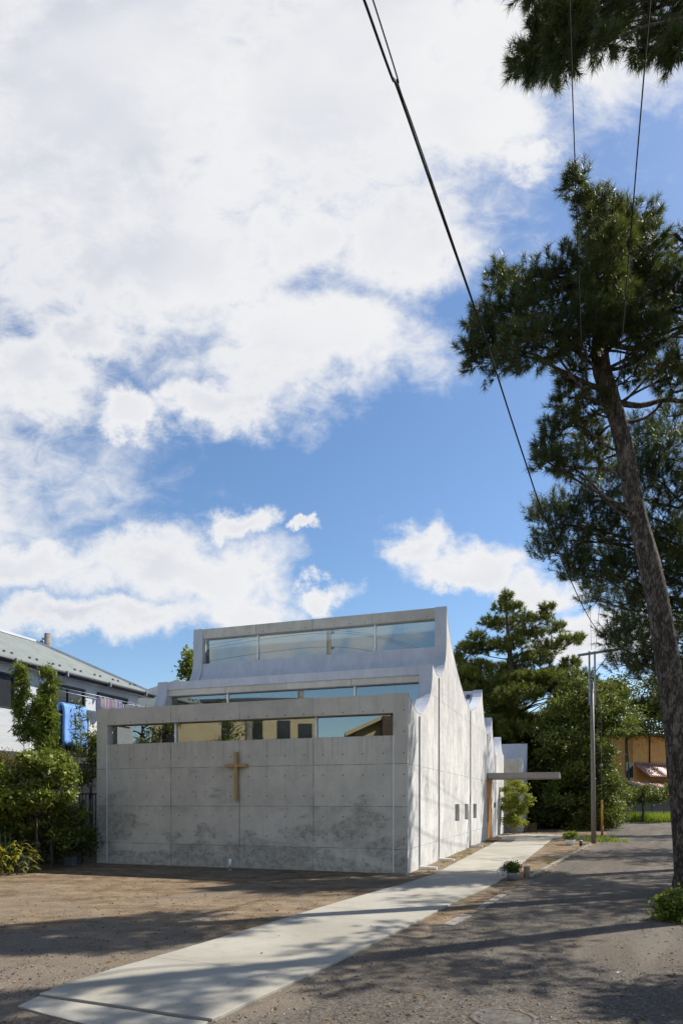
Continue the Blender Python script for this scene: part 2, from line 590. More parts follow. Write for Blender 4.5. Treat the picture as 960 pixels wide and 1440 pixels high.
def broadleaf(label, org, trunk_h, trunk_r, pads, mat, clumps=40, per=40, spread=.3, L=.2, aspect=.55, up=.4, shell=.45, name='tree', cat='tree', barkm='bark', group=None, lean=(0, 0)):
    org = np.array(org, float)
    root = thing(name, label, cat, org, group=group)
    mb = MB()
    top = np.array((lean[0], lean[1], trunk_h))
    tp = smooth_path([(0, 0, -.1), (lean[0] * .3 + trunk_r * .4, lean[1] * .3, trunk_h * .4), top * np.array((.7, .7, .75)), top], 14)
    mb.tube(tp, list(np.linspace(trunk_r, trunk_r * .3, 14)), 10, wob=.12)
    for c, r in pads[::max(1, len(pads) // 14)]:
        c = np.array(c) - org
        c[:2] *= .7
        j = int(np.clip(np.argmin(np.abs(tp[:, 2] - (c[2] - .35 * np.hypot(c[0], c[1])))), 2, 13))
        limb_mesh(mb, tp[j], c, trunk_r * .35, trunk_r * .08, .03, 7, 5)
    mb.build('trunk', M[barkm], root, fixn=False)
    leafy('crown', root, pads, mat, clumps, per, spread, L, aspect, up, shell, org)
    return root


# ------------------------------------------------------------------ camera
cam = bpy.data.cameras.new('camera')
cam.sensor_fit = 'VERTICAL'
cam.sensor_height = 36.0
cam.sensor_width = 24.0
cam.lens = 24.0
cam.shift_y = (HY - 720.0) / 1440.0
cam.clip_start = .1
cam.clip_end = 2000
co_ = bpy.data.objects.new('camera', cam)
COL.objects.link(co_)
co_.location = (0, 0, EYE)
co_.rotation_euler = (R(90), 0, 0)
S.camera = co_

# ------------------------------------------------------------------ light
SUN = Vector((.85, .38, 1.0)).normalized()
elev = math.asin(SUN.z)
sl = bpy.data.lights.new('sun', 'SUN')
sl.energy = 5.0
sl.angle = R(.53)
sl.color = (1.0, .955, .88)
so = bpy.data.objects.new('sun', sl)
COL.objects.link(so)
so.location = (30, 15, 40)
so.rotation_euler = SUN.to_track_quat('Z', 'Y').to_euler()

w = bpy.data.worlds.new('World')
S.world = w
w.use_nodes = True
nt = NT(w.node_tree)
for nd in list(w.node_tree.nodes):
    w.node_tree.nodes.remove(nd)
outw = nt.n('ShaderNodeOutputWorld', out=None)
sky = nt.n('ShaderNodeTexSky', sky_type='NISHITA', sun_disc=False, sun_elevation=elev, sun_rotation=math.atan2(SUN.x, SUN.y), altitude=20, air_density=1.0, dust_density=.6, ozone_density=2.2)
skyc = nt.n('ShaderNodeHueSaturation', {'Color': sky, 'Hue': .5, 'Saturation': 1.14, 'Value': 1.0})
bg1 = nt.n('ShaderNodeBackground', {'Color': skyc, 'Strength': .108})
dr = nt.n('ShaderNodeTexCoord', out=0)
dx, dy, dz = nt.sep(dr)
ay = nt.m('MAXIMUM', nt.m('ABSOLUTE', dy), .12)
U = nt.m('DIVIDE', dx, ay)
V = nt.m('DIVIDE', dz, ay)
uv = nt.n('ShaderNodeCombineXYZ', {0: U, 1: V, 2: nt.m('MULTIPLY', nt.m('LESS_THAN', dy, 0.0), 3.7)})
wn = nt.n('ShaderNodeTexNoise', {'Vector': uv, 'Scale': 6.0, 'Detail': 7.0, 'Roughness': .62}, out=1)
wuv = nt.vm('ADD', uv, nt.vm('MULTIPLY', nt.vm('SUBTRACT', wn, (.5, .5, .5)), (.26, .20, 0)))
ELL = [(150, 120, 440, 390), (480, 100, 360, 290), (720, 60, 300, 110), (650, 180, 150, 110), (545, 330, 135, 105), (440, 340, 130, 110), (120, 470, 110, 60), (430, 480, 215, 100),
       (300, 560, 80, 50), (40, 520, 125, 95), (190, 360, 300, 150), (225, 790, 165, 62), (50, 780, 140, 52), (300, 815, 110, 70), (355, 732, 46, 26),
       (150, 870, 190, 40), (330, 870, 100, 40), (450, 835, 55, 20), (424, 756, 24, 9), (590, 765, 66, 42), (680, 785, 80, 42),
       (760, 825, 85, 36), (830, 900, 110, 40), (640, 800, 90, 30), (730, 225, 70, 40), (-336, 690, 520, 200), (-700, 560, 500, 260), (200, 560, 70, 35)]
acc = None
for cx, cy, rx, ry in ELL:
    c = ((cx - CX) / F, (HY - cy) / F, 0)
    e = nt.vm('LENGTH', nt.vm('MULTIPLY', nt.vm('SUBTRACT', wuv, c), (F / rx, F / ry, 0)), out=1)
    acc = e if acc is None else nt.n('ShaderNodeMath', {0: acc, 1: e, 2: .18}, operation='SMOOTH_MIN')
fb = nt.m('ADD', nt.m('MULTIPLY', nt.noise(nt.scale(uv, (1, 1.25, 1)), 5.5, 12, .6, .3), .62), nt.m('MULTIPLY', nt.noise(nt.scale(uv, (1, 1.5, 1)), 17.0, 10, .66, .6), .38))
den = nt.m('ADD', nt.m('MULTIPLY', nt.m('SUBTRACT', 1.0, acc), 1.3), nt.m('MULTIPLY', nt.m('SUBTRACT', fb, .5), 2.6))
cov = nt.m('POWER', nt.ss(den, -.30, .72), 1.1)
cov = nt.m('MULTIPLY', cov, nt.ss(V, .0, .1))
thick = nt.ss(den, .35, 1.2)
gn = nt.noise(nt.scale(uv, (1, 1.4, 1)), 2.3, 3, .45, .3)
shade = nt.m('MULTIPLY', thick, nt.ss(gn, .40, .66))
edge = nt.n('ShaderNodeMapRange', {'Value': U, 'From Min': -.55, 'From Max': .1, 'To Min': .36, 'To Max': 0.0})
shade = nt.m('ADD', nt.m('MULTIPLY', shade, .5), nt.m('MULTIPLY', edge, thick), clamp=True)
ccol = nt.mix(shade, (.98, .985, 1.0), (.60, .645, .77))
bg2 = nt.n('ShaderNodeBackground', {'Color': ccol, 'Strength': .64})
mxw = nt.n('ShaderNodeMixShader', {0: cov, 1: bg1, 2: bg2})
w.node_tree.links.new(mxw, outw.inputs['Surface'])
w.cycles.sampling_method = 'MANUAL'
w.cycles.sample_map_resolution = 512

S.view_settings.view_transform = 'Standard'
S.view_settings.look = 'None'
S.view_settings.exposure = .5
S.view_settings.gamma = 1.0
S.render.engine = 'CYCLES'
S.cycles.max_bounces = 8
S.cycles.transparent_max_bounces = 12
S.cycles.use_adaptive_sampling = True
S.cycles.adaptive_threshold = .015
S.cycles.use_denoising = True
S.cycles.sample_clamp_indirect = 6

# ------------------------------------------------------------------ ground, road, path


def ragged(pts, step, amp):
    out = []
    n = len(pts)
    for i in range(n):
        a, b_ = np.array(pts[i], float), np.array(pts[(i + 1) % n], float)
        L = np.linalg.norm(b_ - a)
        k = max(1, int(L / step))
        nrm = np.array((-(b_ - a)[1], (b_ - a)[0])) / max(L, 1e-6)
        for j in range(k):
            p = a + (b_ - a) * j / k
            out.append(tuple(p + nrm * rng.normal(0, amp)))
    return out


m, nt, b = new_mat('bare_earth')
co = nt.n('ShaderNodeTexCoord', out=3)
x, y, z = nt.sep(co)
big = nt.noise(co, .35, 6, .6, .5)
med = nt.noise(co, 3.0, 8, .65, .3)
grit = nt.noise(co, 45, 5, .75)
vor = nt.n('ShaderNodeTexVoronoi', {'Vector': co, 'Scale': 38.0, 'Randomness': 1.0}, out=None)
vd, vc = vor.outputs[0], vor.outputs[1]
col = nt.mix(nt.ss(med, .32, .68), (.115, .078, .045), (.255, .186, .114))
rut = nt.noise(nt.scale(co, (.22, 1.25, 1)), 1.5, 8, .62, .7)
col = nt.mix(nt.m('MULTIPLY', nt.ss(rut, .50, .66), .6), col, (.088, .058, .032))
col = nt.mix(nt.m('MULTIPLY', nt.ss(rut, .47, .33), .5), col, (.27, .21, .145))
col = nt.mix(nt.m('MULTIPLY', nt.ss(big, .46, .62), .55), col, (.200, .162, .118))
# grey gravel worked into the earth towards the street
near = nt.n('ShaderNodeMapRange', {'Value': y, 'From Min': 5.0, 'From Max': 12.0, 'To Min': .30, 'To Max': -.22})
gm = nt.ss(nt.m('ADD', nt.noise(co, .8, 7, .65, .4), near), .5, .66)
col = nt.mix(nt.m('MULTIPLY', gm, .7), col, (.155, .134, .108))
pe = nt.sep(nt.vm('MULTIPLY', vc, (1, 1, 1)))[0]
peb = nt.m('MULTIPLY', nt.ss(vd, .40, .22), nt.ss(pe, .74, .8))
col = nt.mix(nt.m('MULTIPLY', peb, .65), col, nt.mix(pe, (.10, .09, .08), (.42, .39, .34)))
col = nt.mix(.75, col, nt.mix(nt.ss(grit, .25, .75), (.25, .25, .25), (.75, .75, .75)), 'OVERLAY')
setb(nt, b, Base_Color=col, Roughness=.95)
b.inputs['Specular IOR Level'].default_value = .1
bump(nt, b, nt.m('ADD', nt.m('ADD', nt.m('MULTIPLY', grit, .5), nt.m('MULTIPLY', peb, .5)), nt.m('MULTIPLY', med, 1.2)), .9, .02)
M['earth'] = m

m, nt, b = new_mat('gravel_asphalt')
co = nt.n('ShaderNodeTexCoord', out=3)
big = nt.noise(co, .45, 6, .6, .5)
med = nt.noise(co, 2.4, 8, .65, .3)
vor = nt.n('ShaderNodeTexVoronoi', {'Vector': co, 'Scale': 62.0}, out=None)
vr = nt.sep(vor.outputs[1])[0]
vor2 = nt.n('ShaderNodeTexVoronoi', {'Vector': co, 'Scale': 24.0}, out=None)
vr2 = nt.sep(vor2.outputs[1])[0]
grit = nt.noise(co, 70, 4, .75)
col = nt.mix(nt.ss(vr, .15, .95), (.066, .056, .045), (.160, .138, .112))
col = nt.mix(nt.m('MULTIPLY', nt.ss(big, .42, .66), .65), col, (.128, .102, .074))
col = nt.mix(nt.m('MULTIPLY', nt.m('MULTIPLY', nt.ss(vr2, .90, .96), nt.ss(vor2.outputs[0], .4, .25)), .45), col, nt.mix(vr, (.03, .03, .03), (.36, .35, .33)))
at_ = nt.n('ShaderNodeAttribute', out=2, attribute_name='rim')
px, py, pz = nt.sep(co)
al = nt.m('ADD', nt.m('MULTIPLY', px, .43), nt.m('MULTIPLY', py, .9))
ac = nt.m('SUBTRACT', nt.m('MULTIPLY', px, .9), nt.m('MULTIPLY', py, .43))
tr_ = nt.noise(nt.n('ShaderNodeCombineXYZ', {0: nt.m('MULTIPLY', al, .16), 1: nt.m('MULTIPLY', ac, 1.5), 2: 0.0}), 1.1, 7, .6, .5)
col = nt.mix(nt.m('MULTIPLY', nt.ss(tr_, .48, .66), .6), col, (.185, .158, .125))
col = nt.mix(nt.m('MULTIPLY', nt.ss(tr_, .46, .32), .45), col, (.060, .048, .036))
em = nt.ss(nt.m('ADD', at_, nt.m('MULTIPLY', nt.m('SUBTRACT', med, .5), 1.4)), .35, .75)
col = nt.mix(nt.m('MULTIPLY', em, .85), col, nt.mix(med, (.11, .072, .042), (.20, .142, .088)))
col = nt.mix(nt.m('MULTIPLY', nt.ss(med, .5, .72), .35), col, (.150, .128, .100))
setb(nt, b, Base_Color=col, Roughness=.92)
b.inputs['Specular IOR Level'].default_value = .2
bump(nt, b, nt.m('ADD', nt.m('MULTIPLY', vr, .6), nt.m('MULTIPLY', grit, .6)), .9, .018)
M['asphalt'] = m

m, nt, b = new_mat('path_concrete')
co = nt.n('ShaderNodeTexCoord', out=3)
big = nt.noise(co, .7, 7, .62, .6)
med = nt.noise(co, 4.5, 8, .68)
fine = nt.noise(co, 110, 3, .6)
col = nt.mix(nt.ss(big, .3, .7), (.285, .262, .212), (.385, .358, .300))
col = nt.mix(nt.m('MULTIPLY', nt.ss(med, .54, .72), .4), col, (.23, .20, .16))
px, py, pz = nt.sep(co)
al = nt.m('ADD', nt.m('MULTIPLY', px, .40), nt.m('MULTIPLY', py, .917))
ac = nt.m('SUBTRACT', nt.m('MULTIPLY', px, .917), nt.m('MULTIPLY', py, .40))
bc = nt.n('ShaderNodeCombineXYZ', {0: nt.m('MULTIPLY', al, 1.6), 1: nt.m('MULTIPLY', ac, .35), 2: 0.0})
band = nt.noise(bc, 1.5, 7, .6, .5)
col = nt.mix(nt.m('MULTIPLY', nt.ss(band, .5, .72), .35), col, (.24, .215, .17))
blot = nt.noise(co, 1.7, 9, .7, 1.0)
col = nt.mix(nt.m('MULTIPLY', nt.ss(blot, .56, .70), .45), col, (.20, .175, .135))
sp = nt.ss(nt.noise(co, 30, 4, .7), .63, .70)
col = nt.mix(nt.m('MULTIPLY', sp, .5), col, (.12, .10, .075))
jt = nt.m('LESS_THAN', nt.m('ABSOLUTE', nt.m('SUBTRACT', nt.m('FRACT', nt.m('DIVIDE', al, 3.6)), .5)), .0016)
col = nt.mix(nt.m('MULTIPLY', jt, .55), col, (.10, .085, .065))
col = nt.mix(.35, col, nt.mix(fine, (.3, .3, .3), (.7, .7, .7)), 'OVERLAY')
setb(nt, b, Base_Color=col, Roughness=.85)
b.inputs['Specular IOR Level'].default_value = .25
bump(nt, b, nt.m('ADD', med, nt.m('MULTIPLY', fine, .4)), .25, .006)
M['path'] = m

mb = MB()
xs = [-500, -120, -40, -14, -6, 0, 6, 14, 40, 120, 500]
ys = [-300, -60, -12, 0, 6, 12, 20, 30, 60, 150, 700]
vs = [(x_, y_, 0) for y_ in ys for x_ in xs]
mb.add(vs, [(j * 11 + i, j * 11 + i + 1, (j + 1) * 11 + i + 1, (j + 1) * 11 + i) for j in range(10) for i in range(10)])
tag(mb.build('ground', M['earth']), kind='structure')

# road: street along the front, drive up the right, cross road at the back
road_pts = [(-40, -6), (40, -6), (40, 8.2), (7.6, 8.8), (7.6, 11), (9.6, 14), (14.2, 24), (22.5, 40), (30, 47), (60, 49), (60, 55), (24, 51.0), (13.5, 46.5), (6, 44), (-8, 42), (-8, 38.0), (9, 38.2),
            (14.2, 37.0), (12.8, 33), (9.7, 25.6), (6.2, 18.6), (3.8, 13.6), (2.9, 11.8), (1.5, 8.9), (.55, 7.0), (-.25, 5.1), (-.75, 4.7), (-2.6, 5.05), (-5.5, 5.0), (-40, 6.0)]
rp = ragged(road_pts, .28, .05)
import bmesh
bm = bmesh.new()
bv = [bm.verts.new((p[0], p[1], .004)) for p in rp]
bf = bm.faces.new(bv)
if bf.normal.z < 0:
    bf.normal_flip()
ins = bmesh.ops.inset_region(bm, faces=[bf], thickness=.45, use_even_offset=False)
me = bpy.data.meshes.new('road')
lay = bm.verts.layers.float.new('rim')
for f in bm.faces:
    for v in f.verts:
        pass
rim = set(bv)
for v in bm.verts:
    v[lay] = 1.0 if v in rim else 0.0
bmesh.ops.triangulate(bm, faces=bm.faces[:])
bm.normal_update()
for f in bm.faces:
    if f.normal.z < 0:
        f.normal_flip()
bm.to_mesh(me)
bm.free()
me.materials.append(M['asphalt'])
ro = bpy.data.objects.new('road', me)
COL.objects.link(ro)
tag(ro, kind='structure')

# concrete walk
L_edge = [(55, 1401.5), (120, 1377.5), (280, 1330), (480, 1269), (600, 1233.8), (635, 1217), (712, 1177.5)]
R_edge = [(300, 1437), (480, 1351), (600, 1290), (641, 1269), (709, 1235.6), (742, 1207.5), (772, 1179.5)]
Lp = [gp(*p) for p in L_edge]
Rp = [gp(*p) for p in R_edge]
Lp[-1] = (6.75, 28.6)
Rp[-1] = (8.75, 28.3)


def densify(p, n):
    return [tuple(q) for q in smooth_path([(a, b_, 0) for a, b_ in p], n)[:, :2]]


Ld, Rd = densify(Lp, 40), densify(Rp, 40)
landing = [(10.0, 27.9), (10.5, 31.2), (7.55, 32.2), (6.75, 29.6)]
Rd = [(a + rng.normal(0, .006), c) for a, c in densify(Rp, 90)]
Ld = [(a + rng.normal(0, .006), c) for a, c in densify(Lp, 90)]
pts = Rd + landing + Ld[::-1]
mb = MB()
mb.poly(pts, -.05, .024)
po = mb.build('path', M['path'])
tag(po, kind='structure')
bev = po.modifiers.new('bevel', 'BEVEL')
bev.width = .006
bev.segments = 2
bev.limit_method = 'ANGLE'
mb = MB()
mb.poly(ragged([gp(27, 1417), gp(54, 1404), gp(190, 1424), gp(292, 1439), gp(240, 1480), gp(150, 1452)], .3, .012), -.05, .014)
tag(mb.build('street_apron_path', M['path']), kind='structure')

# worn kerb
mb = MB()


def kerb_run(a, b_, w_, h_):
    a, b_ = np.array(a), np.array(b_)
    n = max(1, int(np.linalg.norm(b_ - a) / .6))
    for i in range(n):
        p = a + (b_ - a) * (i + .012) / n
        q = a + (b_ - a) * (i + .985) / n
        mb.bar((p[0], p[1], h_ / 2 - .02), (q[0], q[1], h_ / 2 - .02 + rng.normal(0, .004)), w_, h_ + .04)


kerb_run((1.32, 8.5), (1.72, 9.3), .15, .012)
kerb_run((1.95, 9.75), (2.68, 11.36), .12, .010)
kerb_run((3.75, 13.75), (9.05, 24.75), .10, .035)
tag(mb.build('kerb', M['kerb_stone']), kind='structure')

# loose stones
def stones(name, n, area, smin, smax, mat, keep=None):
    pts = []
    while len(pts) < n:
        p = area()
        if keep is None or keep(p):
            pts.append(p)
    pts = np.array(pts)
    base = np.array([(1, 0, 0), (-1, 0, 0), (0, 1, 0), (0, -1, 0), (0, 0, 1), (0, 0, -1)], float)
    tri = np.array([(0, 2, 4), (2, 1, 4), (1, 3, 4), (3, 0, 4), (2, 0, 5), (1, 2, 5), (3, 1, 5), (0, 3, 5)])
    v = base[None] * rng.uniform(.5, 1.2, (n, 6, 1)) + rng.normal(0, .15, (n, 6, 3))
    s = (smin + (smax - smin) * rng.random((n, 1, 1)) ** 3)
    v = v * s * np.array((1, 1, .65))
    a = rng.random(n) * 6.28
    c, s_ = np.cos(a)[:, None], np.sin(a)[:, None]
    xx = v[..., 0] * c - v[..., 1] * s_
    yy = v[..., 0] * s_ + v[..., 1] * c
    v = np.stack([xx + pts[:, :1], yy + pts[:, 1:2], v[..., 2] + .006], -1)
    q = v[:, tri.ravel()].reshape(-1, 3)
    t = np.repeat(rng.random(n), 8)
    return fast_mesh(name, q, 3, mat, t)


m, nt, b = new_mat('loose_stones')
at_ = nt.n('ShaderNodeAttribute', out=2, attribute_name='tint')
setb(nt, b, Base_Color=nt.mix(at_, (.06, .052, .043), (.25, .22, .18)), Roughness=.9)
M['stones'] = m
CHX, CHY, ANG = 1.41, 14.59, R(19)
ca, sa = math.cos(ANG), math.sin(ANG)


def wl(x, y):
    """church-local plan point to world"""
    return (CHX + ca * x + sa * y, CHY - sa * x + ca * y)


def lw_(X, Y):
    dx_, dy_ = X - CHX, Y - CHY
    return (dx_ * ca - dy_ * sa, dx_ * sa + dy_ * ca)


def on_path(p):
    for (a, b_) in zip(zip(Ld, Rd), zip(Ld[1:], Rd[1:])):
        y0, y1 = min(a[0][1], a[1][1]), max(b_[0][1], b_[1][1])
        if y0 <= p[1] <= y1:
            t = (p[1] - a[0][1]) / max(b_[0][1] - a[0][1], 1e-6)
            xl = a[0][0] + (b_[0][0] - a[0][0]) * t
            t2 = (p[1] - a[1][1]) / max(b_[1][1] - a[1][1], 1e-6)
            xr = a[1][0] + (b_[1][0] - a[1][0]) * t2
            if xl - .05 < p[0] < xr + .05:
                return True
    return False


def keep(p):
    lx, ly = lw_(p[0], p[1])
    return not (-8.1 < lx < .1 and ly > -.1) and not on_path(p)


def area():
    y_ = 4.4 + 15 * rnd.random() ** 2.0
    return (y_ * rnd.uniform(-.56, .56), y_)


tag(stones('gravel', 9000, area, .004, .018, M['stones'], keep), kind='stuff')

pts_ = []
while len(pts_) < 1500:
    yy = 4.6 + 22 * rnd.random() ** 1.5
    p = (yy * rnd.uniform(-.55, .55), yy)
    lx, ly = lw_(*p)
    if -8.1 < lx < .05 and ly > -.05:
        continue
    if on_path(p) and rnd.random() < .93:
        continue
    pts_.append((p[0], p[1], .03 if on_path(p) else .010))
pts_ = np.array(pts_)
n_ = len(pts_)
a_ = rng.random(n_) * 6.28
l_ = rng.uniform(.012, .035, n_)
ax_ = np.stack([np.cos(a_), np.sin(a_), rng.normal(0, .15, n_)], 1) * l_[:, None]
bx_ = np.stack([-np.sin(a_), np.cos(a_), rng.normal(0, .3, n_)], 1) * (l_ * rng.uniform(.12, .5, n_))[:, None]
q_ = np.stack([pts_ - ax_, pts_ + bx_ + (0, 0, .006), pts_ + ax_, pts_ - bx_ + (0, 0, .002)], 1).reshape(-1, 3)
M['litter'] = leafmat('dry_leaf_litter', (.07, .042, .018), (.26, .16, .06), .15)
tag(fast_mesh('fallen_leaves', q_, 4, M['litter'], rng.random(n_)), kind='stuff')

# manhole cover
mx_, my_ = gp(708, 1433)
t = thing('manhole_cover', 'worn round iron manhole cover set flush in the gravel asphalt', 'manhole cover', (mx_, my_, .004))
mb = MB()
mb.lathe((0, 0, 0), [(.19, 0), (.19, .003), (.186, .004)], 36)
for i in (-2, 2):
    mb.box(-.03, .03, i * .05 - .010, i * .05 + .010, .0045, .006)
mb.build('lid', M['cast_iron'], t)
mb = MB()
mb.lathe((0, 0, 0), [(.245, 0), (.245, .003), (.192, .0035), (.192, .0)], 36)
mb.build('rim', M['cast_iron'], t)

# ------------------------------------------------------------------ church
church = thing('church', 'long raw concrete church with stepped sawtooth roof, wooden cross and strip windows', 'church', (CHX, CHY, 0), -ANG)
prof_key = [
    [(0, 3.87), (.35, 3.74), (.75, 3.60), (1.13, 3.56), (1.6, 3.68), (2.05, 3.88), (2.4, 4.17), (2.6, 4.55), (2.67, 4.98)],
    [(2.68, 4.98), (2.95, 4.88), (3.2, 4.84), (3.48, 4.83), (3.85, 4.92), (4.2, 5.13), (4.45, 5.46), (4.57, 5.85), (4.62, 6.97)],
    [(4.63, 6.97), (4.82, 6.58), (5.24, 6.17), (5.92, 5.74), (6.66, 5.37), (7.26, 5.11), (8.08, 4.82), (9.05, 4.68), (10.1, 4.82), (11.1, 5.13), (11.8, 5.45), (12.08, 5.80)],
    [(12.09, 5.80), (12.3, 5.3), (12.8, 4.7), (13.4, 4.33), (13.9, 4.23), (14.5, 4.36), (15.0, 4.68), (15.25, 5.11)],
    [(15.26, 5.11), (15.5, 4.6), (15.9, 4.0), (16.6, 3.62), (17.4, 3.72), (18.3, 4.1), (18.9, 4.6)],
    [(18.91, 4.6), (19.1, 4.2), (19.7, 3.9), (20.3, 3.8)],
]


def curve(key, n=26):
    k = np.array(key)
    p = smooth_path([(a, b_, 0) for a, b_ in key], n)[:, :2]
    p[:, 0] = np.maximum.accumulate(p[:, 0])
    return [tuple(q) for q in p]


curves = [curve(k) for k in prof_key]
prof = [p for c in curves for p in c]
# keep s strictly increasing
pf = [prof[0]]
for s_, z_ in prof[1:]:
    pf.append((max(s_, pf[-1][0] + .0008), z_))
prof = pf
PS, PZ = np.array([p[0] for p in prof]), np.array([p[1] for p in prof])


def side_wall(name, x0, x1, ops, outer):
    mb = MB()
    cuts = sorted(set([p[0] for p in prof] + [s for o in ops for s in o[:2]]))
    xo, xi = (x1, x0) if outer > 0 else (x0, x1)
    for a, c in zip(cuts, cuts[1:]):
        za, zc = np.interp(a, PS, PZ), np.interp(c, PS, PZ)
        segs = [((0, 0), (za, zc))]
        for o in ops:
            if o[0] - 1e-6 <= a and c <= o[1] + 1e-6:
                segs = ([((0, 0), (o[2], o[2]))] if o[2] > 0 else []) + [((o[3], o[3]), (za, zc))]
        for lo, hi in segs:
            for xx in (x0, x1):
                mb.add([(xx, a, lo[0]), (xx, c, lo[1]), (xx, c, hi[1]), (xx, a, hi[0])], [(0, 1, 2, 3) if xx == x1 else (3, 2, 1, 0)])
        mb.add([(x0, a, za), (x1, a, za), (x1, c, zc), (x0, c, zc)], [(0, 1, 2, 3)])
    for s0, s1, z0, z1 in ops:
        for zz in ((z0, z1) if z0 > 0 else (z1,)):
            mb.add([(x0, s0, zz), (x1, s0, zz), (x1, s1, zz), (x0, s1, zz)], [(0, 1, 2, 3) if zz == z0 else (3, 2, 1, 0)])
        for ss_, fl in ((s0, 0), (s1, 1)):
            mb.add([(x0, ss_, z0), (x1, ss_, z0), (x1, ss_, z1), (x0, ss_, z1)], [(3, 2, 1, 0) if not fl else (0, 1, 2, 3)])
    z0 = PZ[0]
    mb.add([(x0, 0, 0), (x1, 0, 0), (x1, 0, z0), (x0, 0, z0)], [(0, 1, 2, 3)], 1)
    e, ze = PS[-1], PZ[-1]
    mb.add([(x0, e, 0), (x1, e, 0), (x1, e, ze), (x0, e, ze)], [(3, 2, 1, 0)])
    return mb.build(name, [M['concrete_side'], M['concrete_front']], church, fixn=False)


SW = [(6.01, 6.80, .95, 1.47), (7.86, 8.63, .95, 1.47), (9.75, 10.6, .95, 1.47)]
DOOR = (13.62, 15.15, 0.0, 2.46)
side_wall('side_wall', -.32, 0, SW + [DOOR], 1)
side_wall('side_wall', -8.0, -7.68, [], -1)


def offset(c, d):
    """(s,z) curve moved along its upward normal"""
    c = np.array(c)
    t = np.gradient(c, axis=0)
    t = t / np.maximum(np.linalg.norm(t, axis=1, keepdims=True), 1e-9)
    n = np.stack([-t[:, 1], t[:, 0]], 1)
    return [tuple(p) for p in c + n * d]


# front wall
WZ0, WZ1 = 2.97, 3.46
mb = MB()
mb.box(-7.68, -.32, .003, .25, 0, WZ0)
mb.box(-7.68, -.32, .003, .30, WZ1, 3.868)
mb.build('front_wall', M['concrete_front'], church)
for xx in (-.31, -7.69):
    mb = MB()
    mb.box(xx - .010, xx + .010, -.006, .012, 0.02, WZ0)
    mb.build('joint_strip', M['mullion'], church)


def panes(y0, z0, z1, xs):
    for a, c in zip(xs, xs[1:]):
        f = MB()
        f.box(a + .018, c - .018, y0 - .006, y0 + .006, z0 + .02, z1 - .0)
        w_ = f.build('window_pane', M['glass'], church)
    mb = MB()
    for xx in xs[1:-1]:
        mb.box(xx - .022, xx + .022, y0 - .05, y0 + .03, z0, z1)
        mb.build('mullion', M['mullion'], church)
        mb = MB()
    f = MB()
    f.box(xs[0], xs[-1], y0 - .03, y0 + .03, z0, z0 + .022)
    f.build('window_sill', M['steel_grey'], church)


panes(.20, WZ0 + .001, WZ1, [-7.68, -5.82, -2.155, -.32])

PK = [2.68, 4.62]
# gable 1: metal fascia, concrete lintel, glass
mb = MB()
mb.strip([(2.655, 4.75), (2.655, 4.97)], [(2.95, 4.75), (2.95, 4.865)], -7.68, -.32)
mb.build('roof_fascia', M['roof_metal'], church)
mb = MB()
mb.box(-7.68, -.32, 2.70, 2.95, 4.58, 4.748)
mb.build('lintel', M['concrete_front'], church)
panes(2.88, 4.08, 4.58, [-7.68, -5.85, -2.1, -.32])
# gable 2: tall concrete lintel and glass
mb = MB()
mb.box(-7.68, -.32, 4.632, 4.9, 6.67, 6.962)
mb.build('lintel', M['concrete_front'], church)
panes(4.80, 5.88, 6.67, [-7.68, -5.85, -2.1, -.32])

# roof sheets: from each peak down to the valley and up to the next sill
sill = [4.08, 5.88, None, None, None, None]
for k, c in enumerate(curves):
    cc = [p for i, p in enumerate(c)]
    if k < 2:
        mid = min(range(len(cc)), key=lambda i: cc[i][1])
        cc = [p for i, p in enumerate(cc) if i <= mid or p[1] <= sill[k] - .01]
        # finish the ramp at the sill of the window, then turn in under the glass
        cc[-1] = (cc[-1][0], sill[k] - .01)
    if k > 0:
        s0_ = cc[0][0]
        cc = [p for p in cc if p[0] >= s0_ + (.22 if k in (1, 2) else .10)]
    top = offset(cc, -.05)
    bot = offset(cc, -.11)
    if k == 0:
        top[0] = (top[0][0] + .32, top[0][1])
        bot[0] = (bot[0][0] + .32, bot[0][1])
        top, bot = top[4:], bot[4:]
    if k < 2:
        top += [(PK[k] + .30, sill[k] - .012)]
        bot += [(PK[k] + .30, sill[k] - .07)]
    mb = MB()
    mb.strip(top, bot, -7.68, -.32, smooth=False)
    o = mb.build('roof_sheet', M['roof_metal'], church)
    for p in o.data.polygons:
        p.use_smooth = True
    md = o.modifiers.new('split', 'EDGE_SPLIT')
    md.split_angle = R(35)
for k in (3, 4, 5):
    s0_, z0_ = curves[k][0]
    mb = MB()
    mb.box(-7.68, -.32, s0_ - .055, s0_ + .14, z0_ - .35, z0_ - .03)
    mb.build('roof_ridge', M['roof_metal'], church)
# front-facing metal lining of the upper gables behind the ramp, scupper slots
mb = MB()
mb.box(-.56, -.44, 11.90, 12.0, 5.36, 5.62)
mb.build('scupper', M['dark_plastic'], church)
# metal capping along both side walls
for x0, x1 in ((-.326, .006), (-8.006, -7.674)):
    for k, c in enumerate(curves[:]):
        mb = MB()
        mb.strip(offset(c, .014), offset(c, .001), x0, x1)
        o = mb.build('wall_capping', M['roof_metal'], church)
# interior back wall, floor
mb = MB()
mb.box(-7.68, -.32, 20.0, 20.28, 0, 3.7)
mb.build('rear_wall', M['concrete_side'], church)
mb = MB()
mb.box(-7.68, -.32, .26, 19.9, -.02, .03)
mb.build('floor_slab', M['interior'], church)

